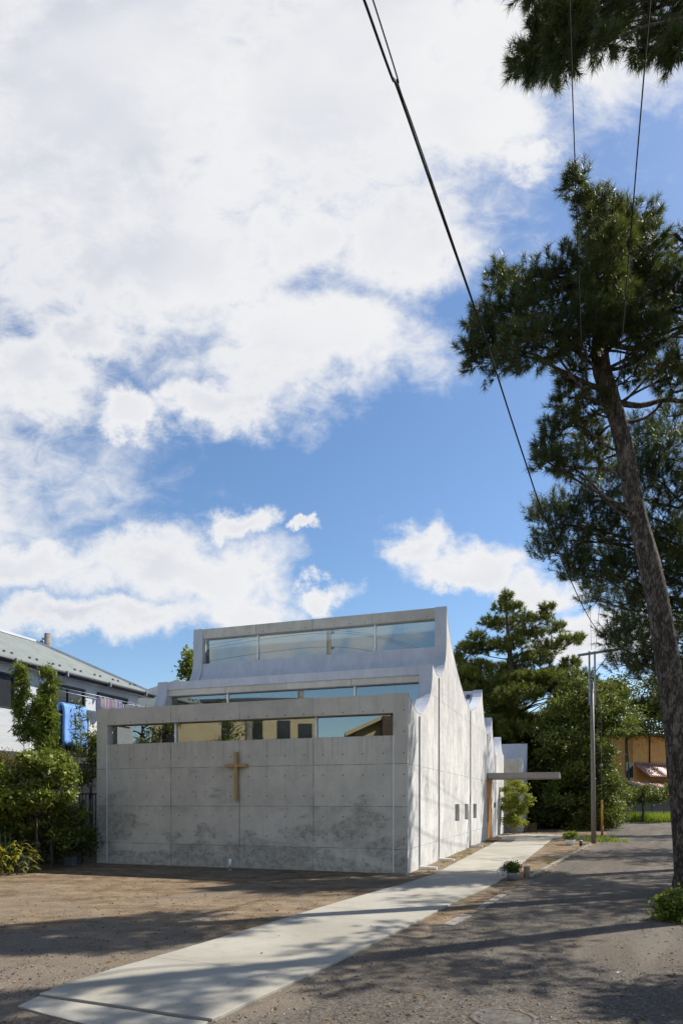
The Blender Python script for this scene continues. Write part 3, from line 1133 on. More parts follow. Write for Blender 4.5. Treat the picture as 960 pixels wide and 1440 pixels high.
# cross
cr = MB()
cx_, cy_ = -4.05, -.10
cr.box(cx_ - .035, cx_ + .035, cy_, cy_ + .075, 1.57, 2.70)
o = cr.build('cross', M['cross_wood'], church)
cr = MB()
cr.box(cx_ - .285, cx_ + .285, cy_ - .004, cy_ + .071, 2.347, 2.415)
cr.build('cross_arm', M['cross_wood'], o)
for zz in (1.85, 2.5):
    cr = MB()
    cr.box(cx_ - .015, cx_ + .015, cy_ + .07, .01, zz - .015, zz + .015)
    cr.build('bracket', M['steel_grey'], o)

# downpipes at each valley
for s_, zt in ((1.13, 3.50), (3.46, 4.78), (9.05, 4.63), (16.6, 3.55)):
    mb = MB()
    mb.box(-.01, .03, s_ + .012, s_ + .036, .06, zt)
    o = mb.build('downpipe', M['white_pipe'], church)
    mb = MB()
    mb.bar((.0, s_, .045), (.42, s_ - .03, .035), .075, .05)
    mb.build('drain_spout', M['white_pipe'], o)
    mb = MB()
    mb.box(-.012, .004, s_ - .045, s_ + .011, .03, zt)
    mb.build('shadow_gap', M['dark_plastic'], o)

# little side windows
for s0, s1, z0, z1 in SW:
    mb = MB()
    t_ = .03
    mb.box(-.2, -.15, s0 + .001, s0 + t_, z0 + .001, z1 - .001)
    mb.box(-.2, -.15, s1 - t_, s1 - .001, z0 + .001, z1 - .001)
    mb.box(-.2, -.15, s0 + t_, s1 - t_, z0 + .001, z0 + t_)
    mb.box(-.2, -.15, s0 + t_, s1 - t_, z1 - t_, z1 - .001)
    o = mb.build('window_frame', M['steel_grey'], church)
    mb = MB()
    mb.box(-.18, -.17, s0 + t_, s1 - t_, z0 + t_, z1 - t_)
    mb.build('pane', M['glass'], o)

# entrance: door, canopy
mb = MB()
n = 7
for i in range(n):
    a = DOOR[0] + .08 + (DOOR[1] - DOOR[0] - .16) * i / n
    c = DOOR[0] + .08 + (DOOR[1] - DOOR[0] - .16) * (i + 1) / n
    mb.box(-.09, -.02, a + .004, c - .004, .03, 2.36)
mb.box(-.125, -.10, DOOR[0] + .08, DOOR[1] - .08, .03, 2.36)
do = mb.build('door', M['door_wood'], church)
mb = MB()
mb.box(-.15, -.03, DOOR[0] + .002, DOOR[0] + .078, .0, 2.45)
mb.box(-.15, -.03, DOOR[1] - .078, DOOR[1] - .002, .0, 2.45)
mb.box(-.15, -.03, DOOR[0] + .08, DOOR[1] - .08, 2.37, 2.45)
mb.build('door_frame', M['door_wood'], church)
mb = MB()
mb.bar((.0, DOOR[0] + .3, .7), (.0, DOOR[0] + .3, 1.7), .03)
mb.bar((-.06, DOOR[0] + .3, .8), (.0, DOOR[0] + .3, .8), .02)
mb.bar((-.06, DOOR[0] + .3, 1.6), (.0, DOOR[0] + .3, 1.6), .02)
mb.build('handle', M['steel_grey'], do)
mb = MB()
mb.strip([(13.48, 2.47), (13.48, 2.69)], [(15.5, 2.47), (15.5, 2.69)], .004, 2.78)
mb.build('canopy', M['canopy_paint'], church)
mb = MB()
mb.box(-.01, .05, 16.05, 16.17, 1.28, 1.5)
mb.build('intercom', M['dark_plastic'], church)

# rear wing, standing a little proud of the nave wall
wing_prof = curve([(21.4, 3.72), (21.8, 3.25), (22.6, 3.0), (23.6, 3.15), (24.4, 3.7), (24.9, 4.75)], 18)
for x0, x1 in ((.50, .82), (-6, -5.7)):
    mb = MB()
    for a, c in zip(wing_prof, wing_prof[1:]):
        c = (max(c[0], a[0] + .001), c[1])
        for xx in (x0, x1):
            mb.add([(xx, a[0], 0), (xx, c[0], 0), (xx, c[0], c[1]), (xx, a[0], a[1])], [(0, 1, 2, 3)])
        mb.add([(x0, a[0], a[1]), (x1, a[0], a[1]), (x1, c[0], c[1]), (x0, c[0], c[1])], [(0, 1, 2, 3)])
    mb.add([(x0, 21.4, 0), (x1, 21.4, 0), (x1, 21.4, 3.72), (x0, 21.4, 3.72)], [(0, 1, 2, 3)])
    e, ze = wing_prof[-1]
    mb.add([(x0, e, 0), (x1, e, 0), (x1, e, ze), (x0, e, ze)], [(0, 1, 2, 3)])
    mb.build('rear_wing_wall', M['concrete_side'], church)
mb = MB()
mb.box(-5.7, .50, 21.42, 21.7, 0, 3.70)
mb.build('rear_wing_front', M['concrete_front'], church)
mb = MB()
mb.box(-2.0, -.1, 21.395, 21.42, 3.05, 3.3)
mb.build('rear_window', M['dark_glass'], church)
mb = MB()
mb.strip(offset(wing_prof, .01)[3:], offset(wing_prof, -.06)[3:], -5.7, .50)
mb.strip([(24.86, 3.4), (24.86, 4.76)], [(24.93, 3.4), (24.93, 4.76)], -5.7, .50)
mb.build('rear_roof_sheet', M['roof_metal'], church)
mb = MB()
mb.strip(offset(wing_prof, .014), offset(wing_prof, .001), .494, .826)
mb.build('rear_capping', M['roof_metal'], church)

# ------------------------------------------------------------------ small things round the church
gx, gy = wl(-3.95, -.55)
t = thing('spotlight', 'small white spotlight on a short post at the foot of the wall below the cross', 'spotlight', (gx, gy, 0))
mb = MB()
mb.lathe((0, 0, 0), [(.045, 0), (.045, .012), (.012, .014), (.012, .12)], 14)
mb.build('post', M['galv'], t)
mb = MB()
mb.tube([(0, -.02, .10), (0, .0, .17), (0, .025, .25)], [.03, .034, .036], 14)
mb.build('lamp_head', M['white_metal'], t)


def plant_pot(name, label, loc, r, h, ph, pr, mat, leaf, L, kind='shrub'):
    t = thing(name, label, 'potted plant', loc)
    mb = MB()
    mb.lathe((0, 0, 0), [(r * .72, 0), (r * .95, h * .6), (r, h), (r * .9, h), (r * .88, h * .85)], 22)
    mb.build('pot', mat, t)
    leafy('plant', t, [((0, 0, h + ph * .45), (pr, pr * .8, ph * .5))], leaf, 60, 30, .045, L, .4, .5, .6)
    return t


x_, y_ = gp(720, 1238)
plant_pot('flower_pot', 'round grey pot with dense green plant by the path, nearest the gravel drive', (x_, y_, 0), .12, .16, .20, .16, M['ceramic'], M['leaf_mid'], .05)
x_, y_ = gp(740, 1234)
t = thing('log_stump', 'short cut log standing upright beside the grey pot on the path edge', 'log', (x_, y_, 0))
mb = MB()
mb.tube([(0, 0, -.01), (0, 0, .11), (0, 0, .225)], [.072, .066, .068], 14, wob=.06)
mb.build('log', M['log'], t)
x_, y_ = gp(706, 1233)
t = thing('white_pail', 'small white enamel pail tipped over against the grey plant pot', 'pail', (x_, y_, 0))
mb = MB()
mb.tube([(.05, 0, .05), (.02, 0, .11), (-.03, 0, .20)], [.045, .055, .062], 18)
mb.build('body', M['white_metal'], t)
mb = MB()
mb.tube([(-.06, .05, .17), (-.10, .02, .13), (-.11, -.02, .06), (-.08, -.05, .03)], .006, 6)
mb.build('handle', M['steel_grey'], t)
x_, y_ = gp(801, 1188.5)
plant_pot('flower_pot', 'white bowl with pale green bushy plant near the utility pole', (x_, y_, 0), .17, .2, .3, .26, M['white_metal'], M['leaf_light'], .07)
x_, y_ = gp(816, 1190)
t = thing('short_post', 'short dark cylindrical post between white plant bowl and utility pole', 'garden light', (x_, y_, 0))
mb = MB()
mb.lathe((0, 0, 0), [(.05, 0), (.05, .17), (.044, .175)], 14)  # plain dark post with a cap, no lamp in it
mb.build('post', M['dark_plastic'], t)
mb = MB()
mb.lathe((0, 0, .176), [(.056, 0), (.056, .02), (.03, .03)], 14)
mb.build('cap', M['galv'], t)
x_, y_ = gp(745, 1171)
t = thing('wooden_crate', 'dark slatted wooden crate in the shade beyond the sapling', 'crate', (x_, y_, 0), R(-15))
t.scale = (.7, .7, .8)
mb = MB()
for k in range(4):
    mb.box(-.45, .45, -.26, -.235, .06 + .14 * k, .16 + .14 * k)
    mb.box(-.45, .45, .235, .26, .06 + .14 * k, .16 + .14 * k)
for sx in (-.44, .38):
    for sy in (-.234, .174):
        mb.box(sx, sx + .06, sy, sy + .06, 0, .62)
mb.build('slats', M['timber_old'], t)

# sapling by the entrance
sx_, sy_ = 8.05, 31.9
pads = []
for k in range(44):
    h = rng.uniform(.4, 2.6)
    rr = .95 * (1 - abs(h - 1.55) / 2.0)
    a = rng.random() * 6.28
    pads.append(((sx_ + math.cos(a) * rr * rng.random(), sy_ + math.sin(a) * rr * rng.random(), h), (.18, .18, .13)))
broadleaf('slender sapling with yellow-green leaves beside the church entrance', (sx_, sy_, 0), 2.2, .035, pads, M['leaf_sapling'], 12, 16, .09, .10, .5, .4, .5, name='sapling', barkm='pale_bark')

# small dark blocks left of the church
for u0, v0, w_, h_, lab in ((33.5, 1227, .19, .36, 'dark grey upright block half hidden in the yellow-leaved plants'), (100, 1218, .25, .22, 'low dark grey block in the shade near the church corner')):
    x_, y_ = gp(u0, v0)
    mb = MB()
    mb.box(-w_ / 2, w_ / 2, -.09, .09, 0, h_)
    o = mb.build('stone_block', M['dark_block'], None, (x_, y_, 0))
    o.rotation_euler = (0, 0, -ANG)
    bv_ = o.modifiers.new('bevel', 'BEVEL')
    bv_.width = .012
    tag(o, lab, 'block')

# ------------------------------------------------------------------ utility poles and cables
PX, PY = 9.3, 25.2
pole = thing('utility_pole', 'slim timber utility pole with steel crossarm beside the gravel drive', 'utility pole', (PX, PY, 0))
mb = MB()
mb.tube([(0, 0, -.1), (-.03, 0, 2.5), (-.07, 0, 5.95)], [.092, .078, .062], 12)
mb.build('pole', M['pole_wood'], pole)
mb = MB()
mb.bar((-.17, -.06, 5.1), (-.19, -.06, 7.08), .06, .04)
mb.bar((.03, -.06, 5.1), (.01, -.06, 7.08), .06, .04)
mb.build('extension_bracket', M['galv'], pole)
mb = MB()
mb.bar((-.62, -.1, 6.92), (.98, -.1, 7.16), .085, .085)
mb.build('crossarm', M['steel_grey'], pole)
mb = MB()
mb.bar((.05, -.08, 6.35), (.62, -.1, 7.08), .05, .03)
mb.build('brace', M['galv'], pole)
mb = MB()
for k in range(3):
    mb.lathe((.86 + .06 * k, -.1, 7.19), [(.03, 0), (.045, .03), (.03, .06), (.045, .09), (.02, .12)], 10)
mb.build('insulator', M['ceramic'], pole)
mb = MB()
mb.tube(smooth_path([(.9, -.1, 7.2), (1.0, -.12, 7.05), (1.06, -.1, 6.9), (1.2, -.1, 6.86), (1.1, -.1, 7.0)], 14), .018, 5)
mb.build('cable_loop', M['rubber'], pole)

gx, gy = gp(846, 1176)
t = thing('guy_wire', 'steel guy wire with yellow sleeve and small round ball beside the timber pole', 'guy wire', (gx, gy, 0))
tx, ty, tz = PX + .0 - gx, PY - gy, 6.3
d = np.array((-.17, -.3, 6.0))
mb = MB()
mb.tube([(0, 0, 0), tuple(d * .3), tuple(d)], .0055, 5)
mb.build('wire', M['steel_grey'], t)
mb = MB()
mb.tube([tuple(d * .006), tuple(d * .27)], .05, 10)
mb.build('sleeve', M['yellow_guard'], t)
mb = MB()
mb.tube([tuple(d * -.002), tuple(d * .07)], .053, 10)
mb.build('sleeve_end', M['red_guard'], t)
mb = MB()
c = d * .52
mb.lathe(tuple(c), [(.015, -.07), (.055, -.042), (.07, 0), (.055, .042), (.015, .07)], 14)
mb.build('ball', M['ceramic'], t)

# pole across the street on the left, seen mirrored in the high window
P2 = (-10.0, 8.4)
pole2 = thing('utility_pole', 'tall concrete utility pole on the near side of the yard mirrored in the high window', 'utility pole', (P2[0], P2[1], 0))
mb = MB()
mb.tube([(0, 0, -.1), (0, 0, 5), (0, 0, 11.2)], [.17, .145, .11], 14)
mb.build('pole', M['kerb_stone'], pole2)
mb = MB()
mb.box(-.2, .2, -.2, -.1, 10.3, 10.42)
mb.build('bracket', M['galv'], pole2)
mb = MB()
mb.box(-.2, .2, -.2, -.1, 9.5, 9.62)
mb.build('bracket', M['galv'], pole2)

P3 = (-3.5, -6.0)
pole3 = thing('utility_pole', 'street utility pole behind the viewpoint carrying the black cable', 'utility pole', (P3[0], P3[1], 0))
mb = MB()
mb.tube([(0, 0, -.1), (0, 0, 5), (0, 0, 10.2)], [.17, .145, .11], 14)
mb.build('pole', M['kerb_stone'], pole3)
mb = MB()
mb.bar((-.9, 0, 9.6), (.9, 0, 9.6), .09, .09)
mb.build('crossarm', M['galv'], pole3)


def cable(label, pts, r, n=60, mat='rubber', cat='cable', name='overhead_cable', group=None):
    mb = MB()
    mb.tube(smooth_path(pts, n), r, 6)
    o = mb.build(name, M[mat], fixn=False)
    return tag(o, label, cat, group)


ends = (PX + .92, PY - .1, 7.3)
main = [(-3.2, -6.0, 9.6), (-2.0, .8, 8.35), at(512, 0, 5.07), at(560, 128, 5.7), at(620, 300, 6.69), at(683, 480, 8.22), at(735, 640, 9.9), at(770, 740, 12.0), at(820, 855, 16.8), at(846, 893, 20.6), ends]
cable('thick black overhead cable running from the crossarm over the yard', main, .0105, 110)
m2 = [(-3.1, -6.0, 9.7), (-1.9, .8, 8.5), at(523, 0, 5.07) + np.array((0, 0, .02)), at(560, 120, 5.6), at(590, 205, 6.25)]
m2 = [np.array(p) for p in m2] + [np.array(main[5]) + np.array((.0, 0, .016))]
cable('thin messenger wire lashed along the thick black cable', m2, .006, 110)
cable('black cable dropping from the crossarm toward the far right trees', [ends, at(905, 960, 29), at(960, 1010, 34), (20.5, 40, 5.2)], .016, 30)


def taut(A, B, Yend, sag=.12):
    A, B = np.array(A, float), np.array(B, float)
    te = (A[1] - Yend) / (A[1] - B[1])
    return [A + (B - A) * t - np.array((0, 0, sag * 4 * (t / te) * (1 - t / te))) for t in np.linspace(0, te, 9)]


cable('thin wire rising from the pole top, the left one of two', taut((PX - .12, PY - .1, 7.12), at(800, -20, 6), -6), .0055, 60, 'rubber')
cable('thin wire rising from the pole top, the right one of two', taut((PX + .03, PY - .1, 7.14), at(912, 0, 6), -6), .007, 60, 'rubber')
for k, (dz_, dx_) in enumerate(((10.48, -.15), (10.3, .15), (9.6, .0))):
    cable('black street wire on the near pole mirrored in the high window', [(P2[0] - 22, P2[1] + 9, dz_ - .8), (P2[0] - 11, P2[1] + 4.5, dz_ - .75), (P2[0] + dx_, P2[1], dz_), (P2[0] + 3.2, P2[1] - 7.2, dz_ - .6), (P3[0] + .3 * k, P3[1], 9.62)], .008, 40, group='street wires by the near pole')

# ------------------------------------------------------------------ neighbour house on the left
house = thing('neighbour_house', 'two-storey grey house with pale hip roof and laundry balcony left of the church', 'house', (CHX, CHY, 0), -ANG)
m, nt, b = new_mat('pale_roof_tiles')
co = nt.n('ShaderNodeTexCoord', out=3)
x, y, z = nt.sep(co)
rows = nt.m('FRACT', nt.m('MULTIPLY', z, 7.5))
stag = nt.m('MULTIPLY', nt.m('FLOOR', nt.m('MULTIPLY', z, 7.5)), .5)
cols = nt.m('FRACT', nt.m('ADD', nt.m('MULTIPLY', nt.m('ADD', y, nt.m('MULTIPLY', x, .0)), 2.6), stag))
line = nt.m('MAXIMUM', nt.ss(rows, .16, .0), nt.ss(cols, .07, .0))
f = nt.noise(co, 2.2, 6, .65)
col = nt.mix(nt.ss(f, .3, .7), (.145, .165, .150), (.205, .225, .205))
col = nt.mix(nt.m('MULTIPLY', line, .5), col, (.10, .115, .11))
setb(nt, b, Base_Color=col, Roughness=.6)
bump(nt, b, nt.m('ADD', nt.m('MULTIPLY', rows, -.6), nt.m('MULTIPLY', f, .2)), .6, .03)
M['pale_tiles'] = m
m, nt, b = new_mat('white_wall_tiles')
co = nt.n('ShaderNodeTexCoord', out=3)
x, y, z = nt.sep(co)
vv = nt.n('ShaderNodeCombineXYZ', {0: nt.m('ADD', y, x), 1: z, 2: 0.0})
br = nt.n('ShaderNodeTexBrick', {'Vector': vv, 'Color1': (.56, .57, .58), 'Color2': (.49, .51, .53), 'Mortar': (.46, .475, .49), 'Scale': 4.0, 'Mortar Size': .018, 'Brick Width': .85, 'Row Height': .3})
setb(nt, b, Base_Color=br, Roughness=.6)
M['white_tiles'] = m

FX = -11.55                          # facade plane
mb = MB()
mb.box(-16.6, FX, -6.0, 6.7, 0, 5.45)
mb.build('wall', M['house_grey'], house)
ez, rz_ = 5.5, 7.05
x0, x1, xr = -17.1, -11.28, -14.2
yA, yB = -6.5, 7.3
mb = MB()
e = [(x0, yA, ez), (x1, yA, ez), (x1, yB, ez), (x0, yB, ez)]
r_ = [(xr, yA + 2.8, rz_), (xr, yB - 2.75, rz_)]
lo = [(a, c, d_ - .1) for a, c, d_ in e]
vs = e + r_ + lo
mb.add(vs, [(1, 2, 5, 4), (3, 0, 4, 5), (2, 3, 5), (0, 1, 4), (9, 8, 7, 6), (0, 6, 7, 1), (1, 7, 8, 2), (2, 8, 9, 3), (3, 9, 6, 0)])
rf = mb.build('roof', M['pale_tiles'], house)
mb = MB()
for a, c in (((x1, yB, ez + .02), (xr, yB - 2.75, rz_ + .02)), ((xr, yA + 2.8, rz_ + .02), (xr, yB - 2.75, rz_ + .02)), ((x0, yB, ez + .02), (xr, yB - 2.75, rz_ + .02))):
    mb.bar(a, c, .14, .07)
mb.build('ridge_cap', M['house_grey'], rf)
mb = MB()
k = 0
yy = yA + .6
while yy < yB - .5:
    for d_ in (0, .28):
        zz = ez + .53 * .45
        mb = MB()
        mb.box(x1 - .47, x1 - .43, yy + d_ - .03, yy + d_ + .03, zz - .03, zz + .055)
        mb.build('snow_guard', M['dark_plastic'], rf)
    yy += .95
mb = MB()
mb.tube([(x1 + .05, yA, ez - .05), (x1 + .05, yB, ez - .05)], .05, 10)
mb.build('gutter', M['dark_plastic'], house)
mb = MB()
mb.box(x1 - .03, x1, yA, yB, ez - .15, ez - .02)
mb.build('fascia', M['dark_plastic'], house)
mb = MB()
mb.box(FX + .02, x1 - .031, yA, yB - .01, ez - .15, ez - .11)
mb.build('soffit', M['house_grey'], house)
for yy in (-4, -1.6, .6, 2.6, 4.6, 6.6):
    mb = MB()
    mb.box(x1 + .02, x1 + .15, yy, yy + .04, ez - .16, ez + .0)
    mb.build('gutter_bracket', M['galv'], house)


def house_window(y0, y1, z0, z1, curtain=False):
    mb = MB()
    f_ = .06
    mb.box(FX + .002, FX + .07, y0 - f_, y1 + f_, z0 - f_, z0)
    mb.box(FX + .002, FX + .07, y0 - f_, y1 + f_, z1, z1 + f_)
    mb.box(FX + .002, FX + .07, y0 - f_, y0, z0, z1)
    mb.box(FX + .002, FX + .07, y1, y1 + f_, z0, z1)
    ym = (y0 + y1) / 2
    mb.box(FX + .002, FX + .06, ym - .03, ym + .03, z0, z1)
    o = mb.build('window', M['black_metal'], house)
    mb = MB()
    mb.box(FX + .003, FX + .02, y0, ym - .03, z0, z1)
    mb.box(FX + .003, FX + .02, ym + .03, y1, z0, z1)
    mb.build('pane', M['cloth_white'] if curtain == 2 else M['dark_glass'], o)
    if curtain:
        mb = MB()
        n_ = 24
        vs, fs = [], []
        for i in range(n_ + 1):
            yy = y0 + (ym - y0 - .05) * i / n_
            xx = FX + .03 + .008 * math.sin(i * 1.7)
            vs += [(xx, yy, z0 + .02), (xx, yy, z1 - .02), (xx - .006, yy, z0 + .02), (xx - .006, yy, z1 - .02)]
        for i in range(n_):
            a = 4 * i
            fs += [(a, a + 4, a + 5, a + 1), (a + 2, a + 3, a + 7, a + 6)]
        mb.add(vs, fs)
        mb.build('curtain', M['dim_wall'], o)


house_window(-3.2, .85, 4.12, 5.05, True)
house_window(2.35, 3.75, 3.1, 5.08)
house_window(4.5, 5.95, 3.1, 5.1)
# balcony
mb = MB()
mb.box(FX + .003, -10.95, -5.0, 6.5, 2.72, 2.90)
mb.build('balcony_slab', M['dark_plastic'], house)
mb = MB()
mb.box(-11.08, -10.96, -5.0, .85, 2.902, 4.05)
mb.build('balcony_parapet', M['white_tiles'], house)
mb = MB()
mb.box(-11.1, -10.94, -5.0, .87, 4.052, 4.075)
mb.build('parapet_coping', M['dark_plastic'], house)
mb = MB()
mb.bar((-11.02, 1.75, 4.22), (-11.02, 6.5, 4.22), .05)
mb.bar((-11.02, 1.75, 3.0), (-11.02, 6.5, 3.0), .04)
yy = 1.8
while yy < 6.5:
    mb.bar((-11.02, yy, 2.9), (-11.02, yy, 4.22), .025)
    yy += .13
mb.build('balcony_railing', M['black_metal'], house)
for yy in (1.78, 4.1, 6.4):
    mb = MB()
    mb.bar((-11.02, yy, 4.2), (-11.02, yy, 4.95), .045)
    mb.bar((-11.2, yy, 4.78), (-10.62, yy, 4.82), .035)
    mb.build('pole_bracket', M['black_metal'], house)
mb = MB()
mb.box(FX + .003, -11.2, -5, 6.5, .02, 2.5)  # dark sheet standing in for the shade under the balcony
mb.build('ground_floor_shade', M['dark_glass'], house)
for yy in (1.6, 6.3):
    mb = MB()
    mb.box(-11.15, -11.0, yy, yy + .15, 0, 2.72)
    mb.build('balcony_post', M['house_grey'], house)

mb = MB()
for k in range(4):
    mb.box(-11.05, -11.0, .93 + .11 * k, .99 + .11 * k, 2.902, 4.05)
mb.build('slat_screen', M['white_metal'], house)
# drying poles and laundry
def chl(x, y, z):
    a = wl(x, y)
    return (a[0], a[1], z)


for k, (xx, lab) in enumerate(((-10.68, 'steel drying pole on the balcony, the outer of the pair'), (-11.12, 'steel drying pole on the balcony, the inner of the pair'))):
    mb = MB()
    mb.tube([chl(xx, 1.6, 4.84), chl(xx, 4.1, 4.84), chl(xx, 6.9, 4.84)], .013, 8)
    tag(mb.build('drying_pole', M['steel_grey'], fixn=False), lab, 'drying pole', 'drying poles on the balcony')


def drape(name, label, y0, y1, xr_, zt, zf, zb, thick, mat, wave, cat, bulge=0.0):
    """cloth folded over a rail: front hang to zf, back hang to zb"""
    prof_ = [(xr_ - .10, zb), (xr_ - .09, zt - .1), (xr_ - .03, zt), (xr_ + .03, zt), (xr_ + .09, zt - .1), (xr_ + .11, (zt + zf) / 2), (xr_ + .10, zf)]
    pr = smooth_path([(a, c, 0) for a, c in prof_], 22)[:, :2]
    n_ = 26
    g = np.zeros((n_, 22, 3))
    for i in range(n_):
        t_ = i / (n_ - 1)
        for j in range(22):
            s_ = (1 if j > 11 else -1) * abs(j - 11) / 11
            wv = wave * math.sin(t_ * 17 + 1.3 * math.sin(t_ * 5)) * abs(s_)
            g[i, j] = (pr[j, 0] + wv, y0 + (y1 - y0) * t_ + .012 * math.sin(j * .9), pr[j, 1] + .012 * math.sin(t_ * 9) * (j > 11))
    vs = [tuple(p) for p in g.reshape(-1, 3)]
    fs = [(i * 22 + j, i * 22 + j + 1, (i + 1) * 22 + j + 1, (i + 1) * 22 + j) for i in range(n_ - 1) for j in range(21)]
    mb = MB()
    mb.add(vs, fs, 0, True)
    o = mb.build(name, M[mat], None, (CHX, CHY, 0), fixn=False)
    o.rotation_euler = (0, 0, -ANG)
    sd = o.modifiers.new('solid', 'SOLIDIFY')
    sd.thickness = thick
    sd.offset = 0
    return tag(o, label, cat)


drape('futon', 'thick bright blue futon airing over the balcony railing', 2.15, 3.15, -11.02, 4.45, 3.22, 3.5, .07, 'cloth_blue', .018, 'futon')
drape('bed_sheet', 'white pleated bed sheet hanging over the railing beside the blue futon', 3.22, 4.35, -11.02, 4.40, 3.38, 3.6, .02, 'cloth_white', .035, 'bed sheet')
kinds = (('cloth_pink', 'pale pink garment on the balcony drying pole', 'pink garments on the drying poles'), ('cloth_white', 'white garment on the balcony drying pole', 'white garments on the drying poles'),
         ('cloth_lilac', 'lilac garment on the balcony drying pole', 'lilac garments on the drying poles'), ('cloth_navy', 'navy blue garment on the balcony drying pole', 'navy garments on the drying poles'))
gm = []
for mat, lab, grp in kinds:
    mb = MB()
    n_ = 7
    vs = []
    for i in range(n_):
        t_ = i / (n_ - 1)
        for j, (z_, w_) in enumerate(((0, .09), (-.04, .16), (-.12, .15), (-.30, .15), (-.46, .165))):
            vs.append(((t_ - .5) * 2 * w_ * .9, .016 * math.sin(t_ * 9 + j), z_ + .01 * math.sin(t_ * 7)))
    fs = [(i * 5 + j, i * 5 + j + 1, (i + 1) * 5 + j + 1, (i + 1) * 5 + j) for i in range(n_ - 1) for j in range(4)]
    mb.add(vs, fs, 0, True)
    o = mb.build('hanging_garment', M[mat], fixn=False)
    sd = o.modifiers.new('solid', 'SOLIDIFY')
    sd.thickness = .012
    gm.append([o, False, lab, grp])
seq = [(-10.68, 3.45 + .16 * i, (0, 1, 0, 0, 1, 2, 0)[i % 7]) for i in range(7)] + [(-10.68, 5.0 + .155 * i, (1, 3, 1, 2, 1, 2, 3, 1, 2)[i % 9]) for i in range(10)] + [(-11.12, 5.1 + .3 * i, (1, 2, 1)[i % 3]) for i in range(5)]
for xx, yy, kk in seq:
    src = gm[kk]
    o = src[0]
    if src[1]:
        o = src[0].copy()
        COL.objects.link(o)
    src[1] = True
    o.location = chl(xx, yy, 4.80)
    o.rotation_euler = (0, 0, -ANG + rnd.uniform(-.3, .5))
    o.scale = (rnd.uniform(.8, 1.1), 1, rnd.uniform(.7, 1.0))
    tag(o, src[2], 'garment', src[3])

# house behind, only its roof shows above the church
h2 = thing('far_house', 'further house with pale gable roof seen between grey house and church', 'house', (*wl(-2.3, 0), 0), -ANG)
mb = MB()
mb.box(-15.5, -9.4, 12.0, 18, 0, 5.6)
mb.build('wall', M['beige'], h2)
mb = MB()
mb.add([(-16, 11.4, 5.6), (-9.0, 11.4, 5.6), (-9.0, 18.5, 5.6), (-16, 18.5, 5.6), (-12.0, 13.6, 7.3), (-12.0, 16.5, 7.3)] + [(-16, 11.4, 5.45), (-9.0, 11.4, 5.45), (-9.0, 18.5, 5.45), (-16, 18.5, 5.45)],
       [(0, 1, 4), (1, 2, 5, 4), (2, 3, 5), (3, 0, 4, 5), (0, 6, 7, 1), (1, 7, 8, 2), (2, 8, 9, 3), (3, 9, 6, 0), (9, 8, 7, 6)])
mb.build('roof', M['pale_tiles'], h2)
mb = MB()
mb.box(-10.5, -9.35, 11.9, 12.0, 4.6, 5.3)
mb.build('window', M['dark_glass'], h2)

a = at(67.5, 925, 42)
pl = thing('utility_pole', 'concrete utility pole top rising behind the pale roof of the grey house', 'utility pole', (a[0], a[1], 0))
mb = MB()
mb.tube([(0, 0, 0), (0, 0, 6), (0, 0, at(0, 891, 42)[2])], [.22, .2, .19], 12)
mb.build('pole', M['kerb_stone'], pl)
mb = MB()
zt = at(0, 896, 42)[2]
mb.bar((-.35, 0, zt - .1), (-.1, 0, zt - .1), .12)
mb.bar((-1.1, 0, zt - 1.0), (-.2, 0, zt - .35), .05)
mb.lathe((-.38, 0, zt - .75), [(.1, 0), (.1, .5), (.05, .55)], 10)
mb.build('bracket', M['steel_grey'], pl)

# ------------------------------------------------------------------ fence and planting on the left
fo = thing('metal_fence', 'black metal bar fence behind the shrubs left of the church', 'fence', (CHX, CHY, 0), -ANG)
mb = MB()
mb.bar((-14.5, 3.0, 1.78), (-8.25, 3.0, 1.78), .04)
mb.bar((-14.5, 3.0, .35), (-8.25, 3.0, .35), .04)
xx = -14.4
while xx < -8.3:
    mb.bar((xx, 3.0, .1), (xx, 3.0, 1.78), .02)
    xx += .12
mb.build('bar_panel', M['black_metal'], fo)
for xx in (-14.5, -12.4, -10.3, -8.22):
    mb = MB()
    mb.box(xx - .035, xx + .035, 2.965, 3.035, 0, 1.85)
    mb.build('post', M['black_metal'], fo)
mb = MB()
mb.box(-11.0, -8.1, 3.5, 3.62, 0, 1.9)
o = tag(mb.build('garden_wall', M['white_tiles'], None, (CHX, CHY, 0)), 'low white tiled garden wall behind the black fence', 'wall')
o.rotation_euler = (0, 0, -ANG)


def pad(u, v, Y, ru, rv, ry=None):
    s = Y / F
    return (tuple(at(u, v, Y)), (ru * s, (ry if ry is not None else (ru + rv) * .5 * s), rv * s))


def shrub(label, u, v, Y, pads_, mat, clumps, per, spread, L, asp=.5, h=1.2, name='shrub', group=None):
    a = at(u, v, Y)
    return broadleaf(label, (a[0], a[1], 0), h, .045, pads_, M[mat], clumps, per, spread, L, asp, .4, .5, name=name, cat='shrub', group=group)


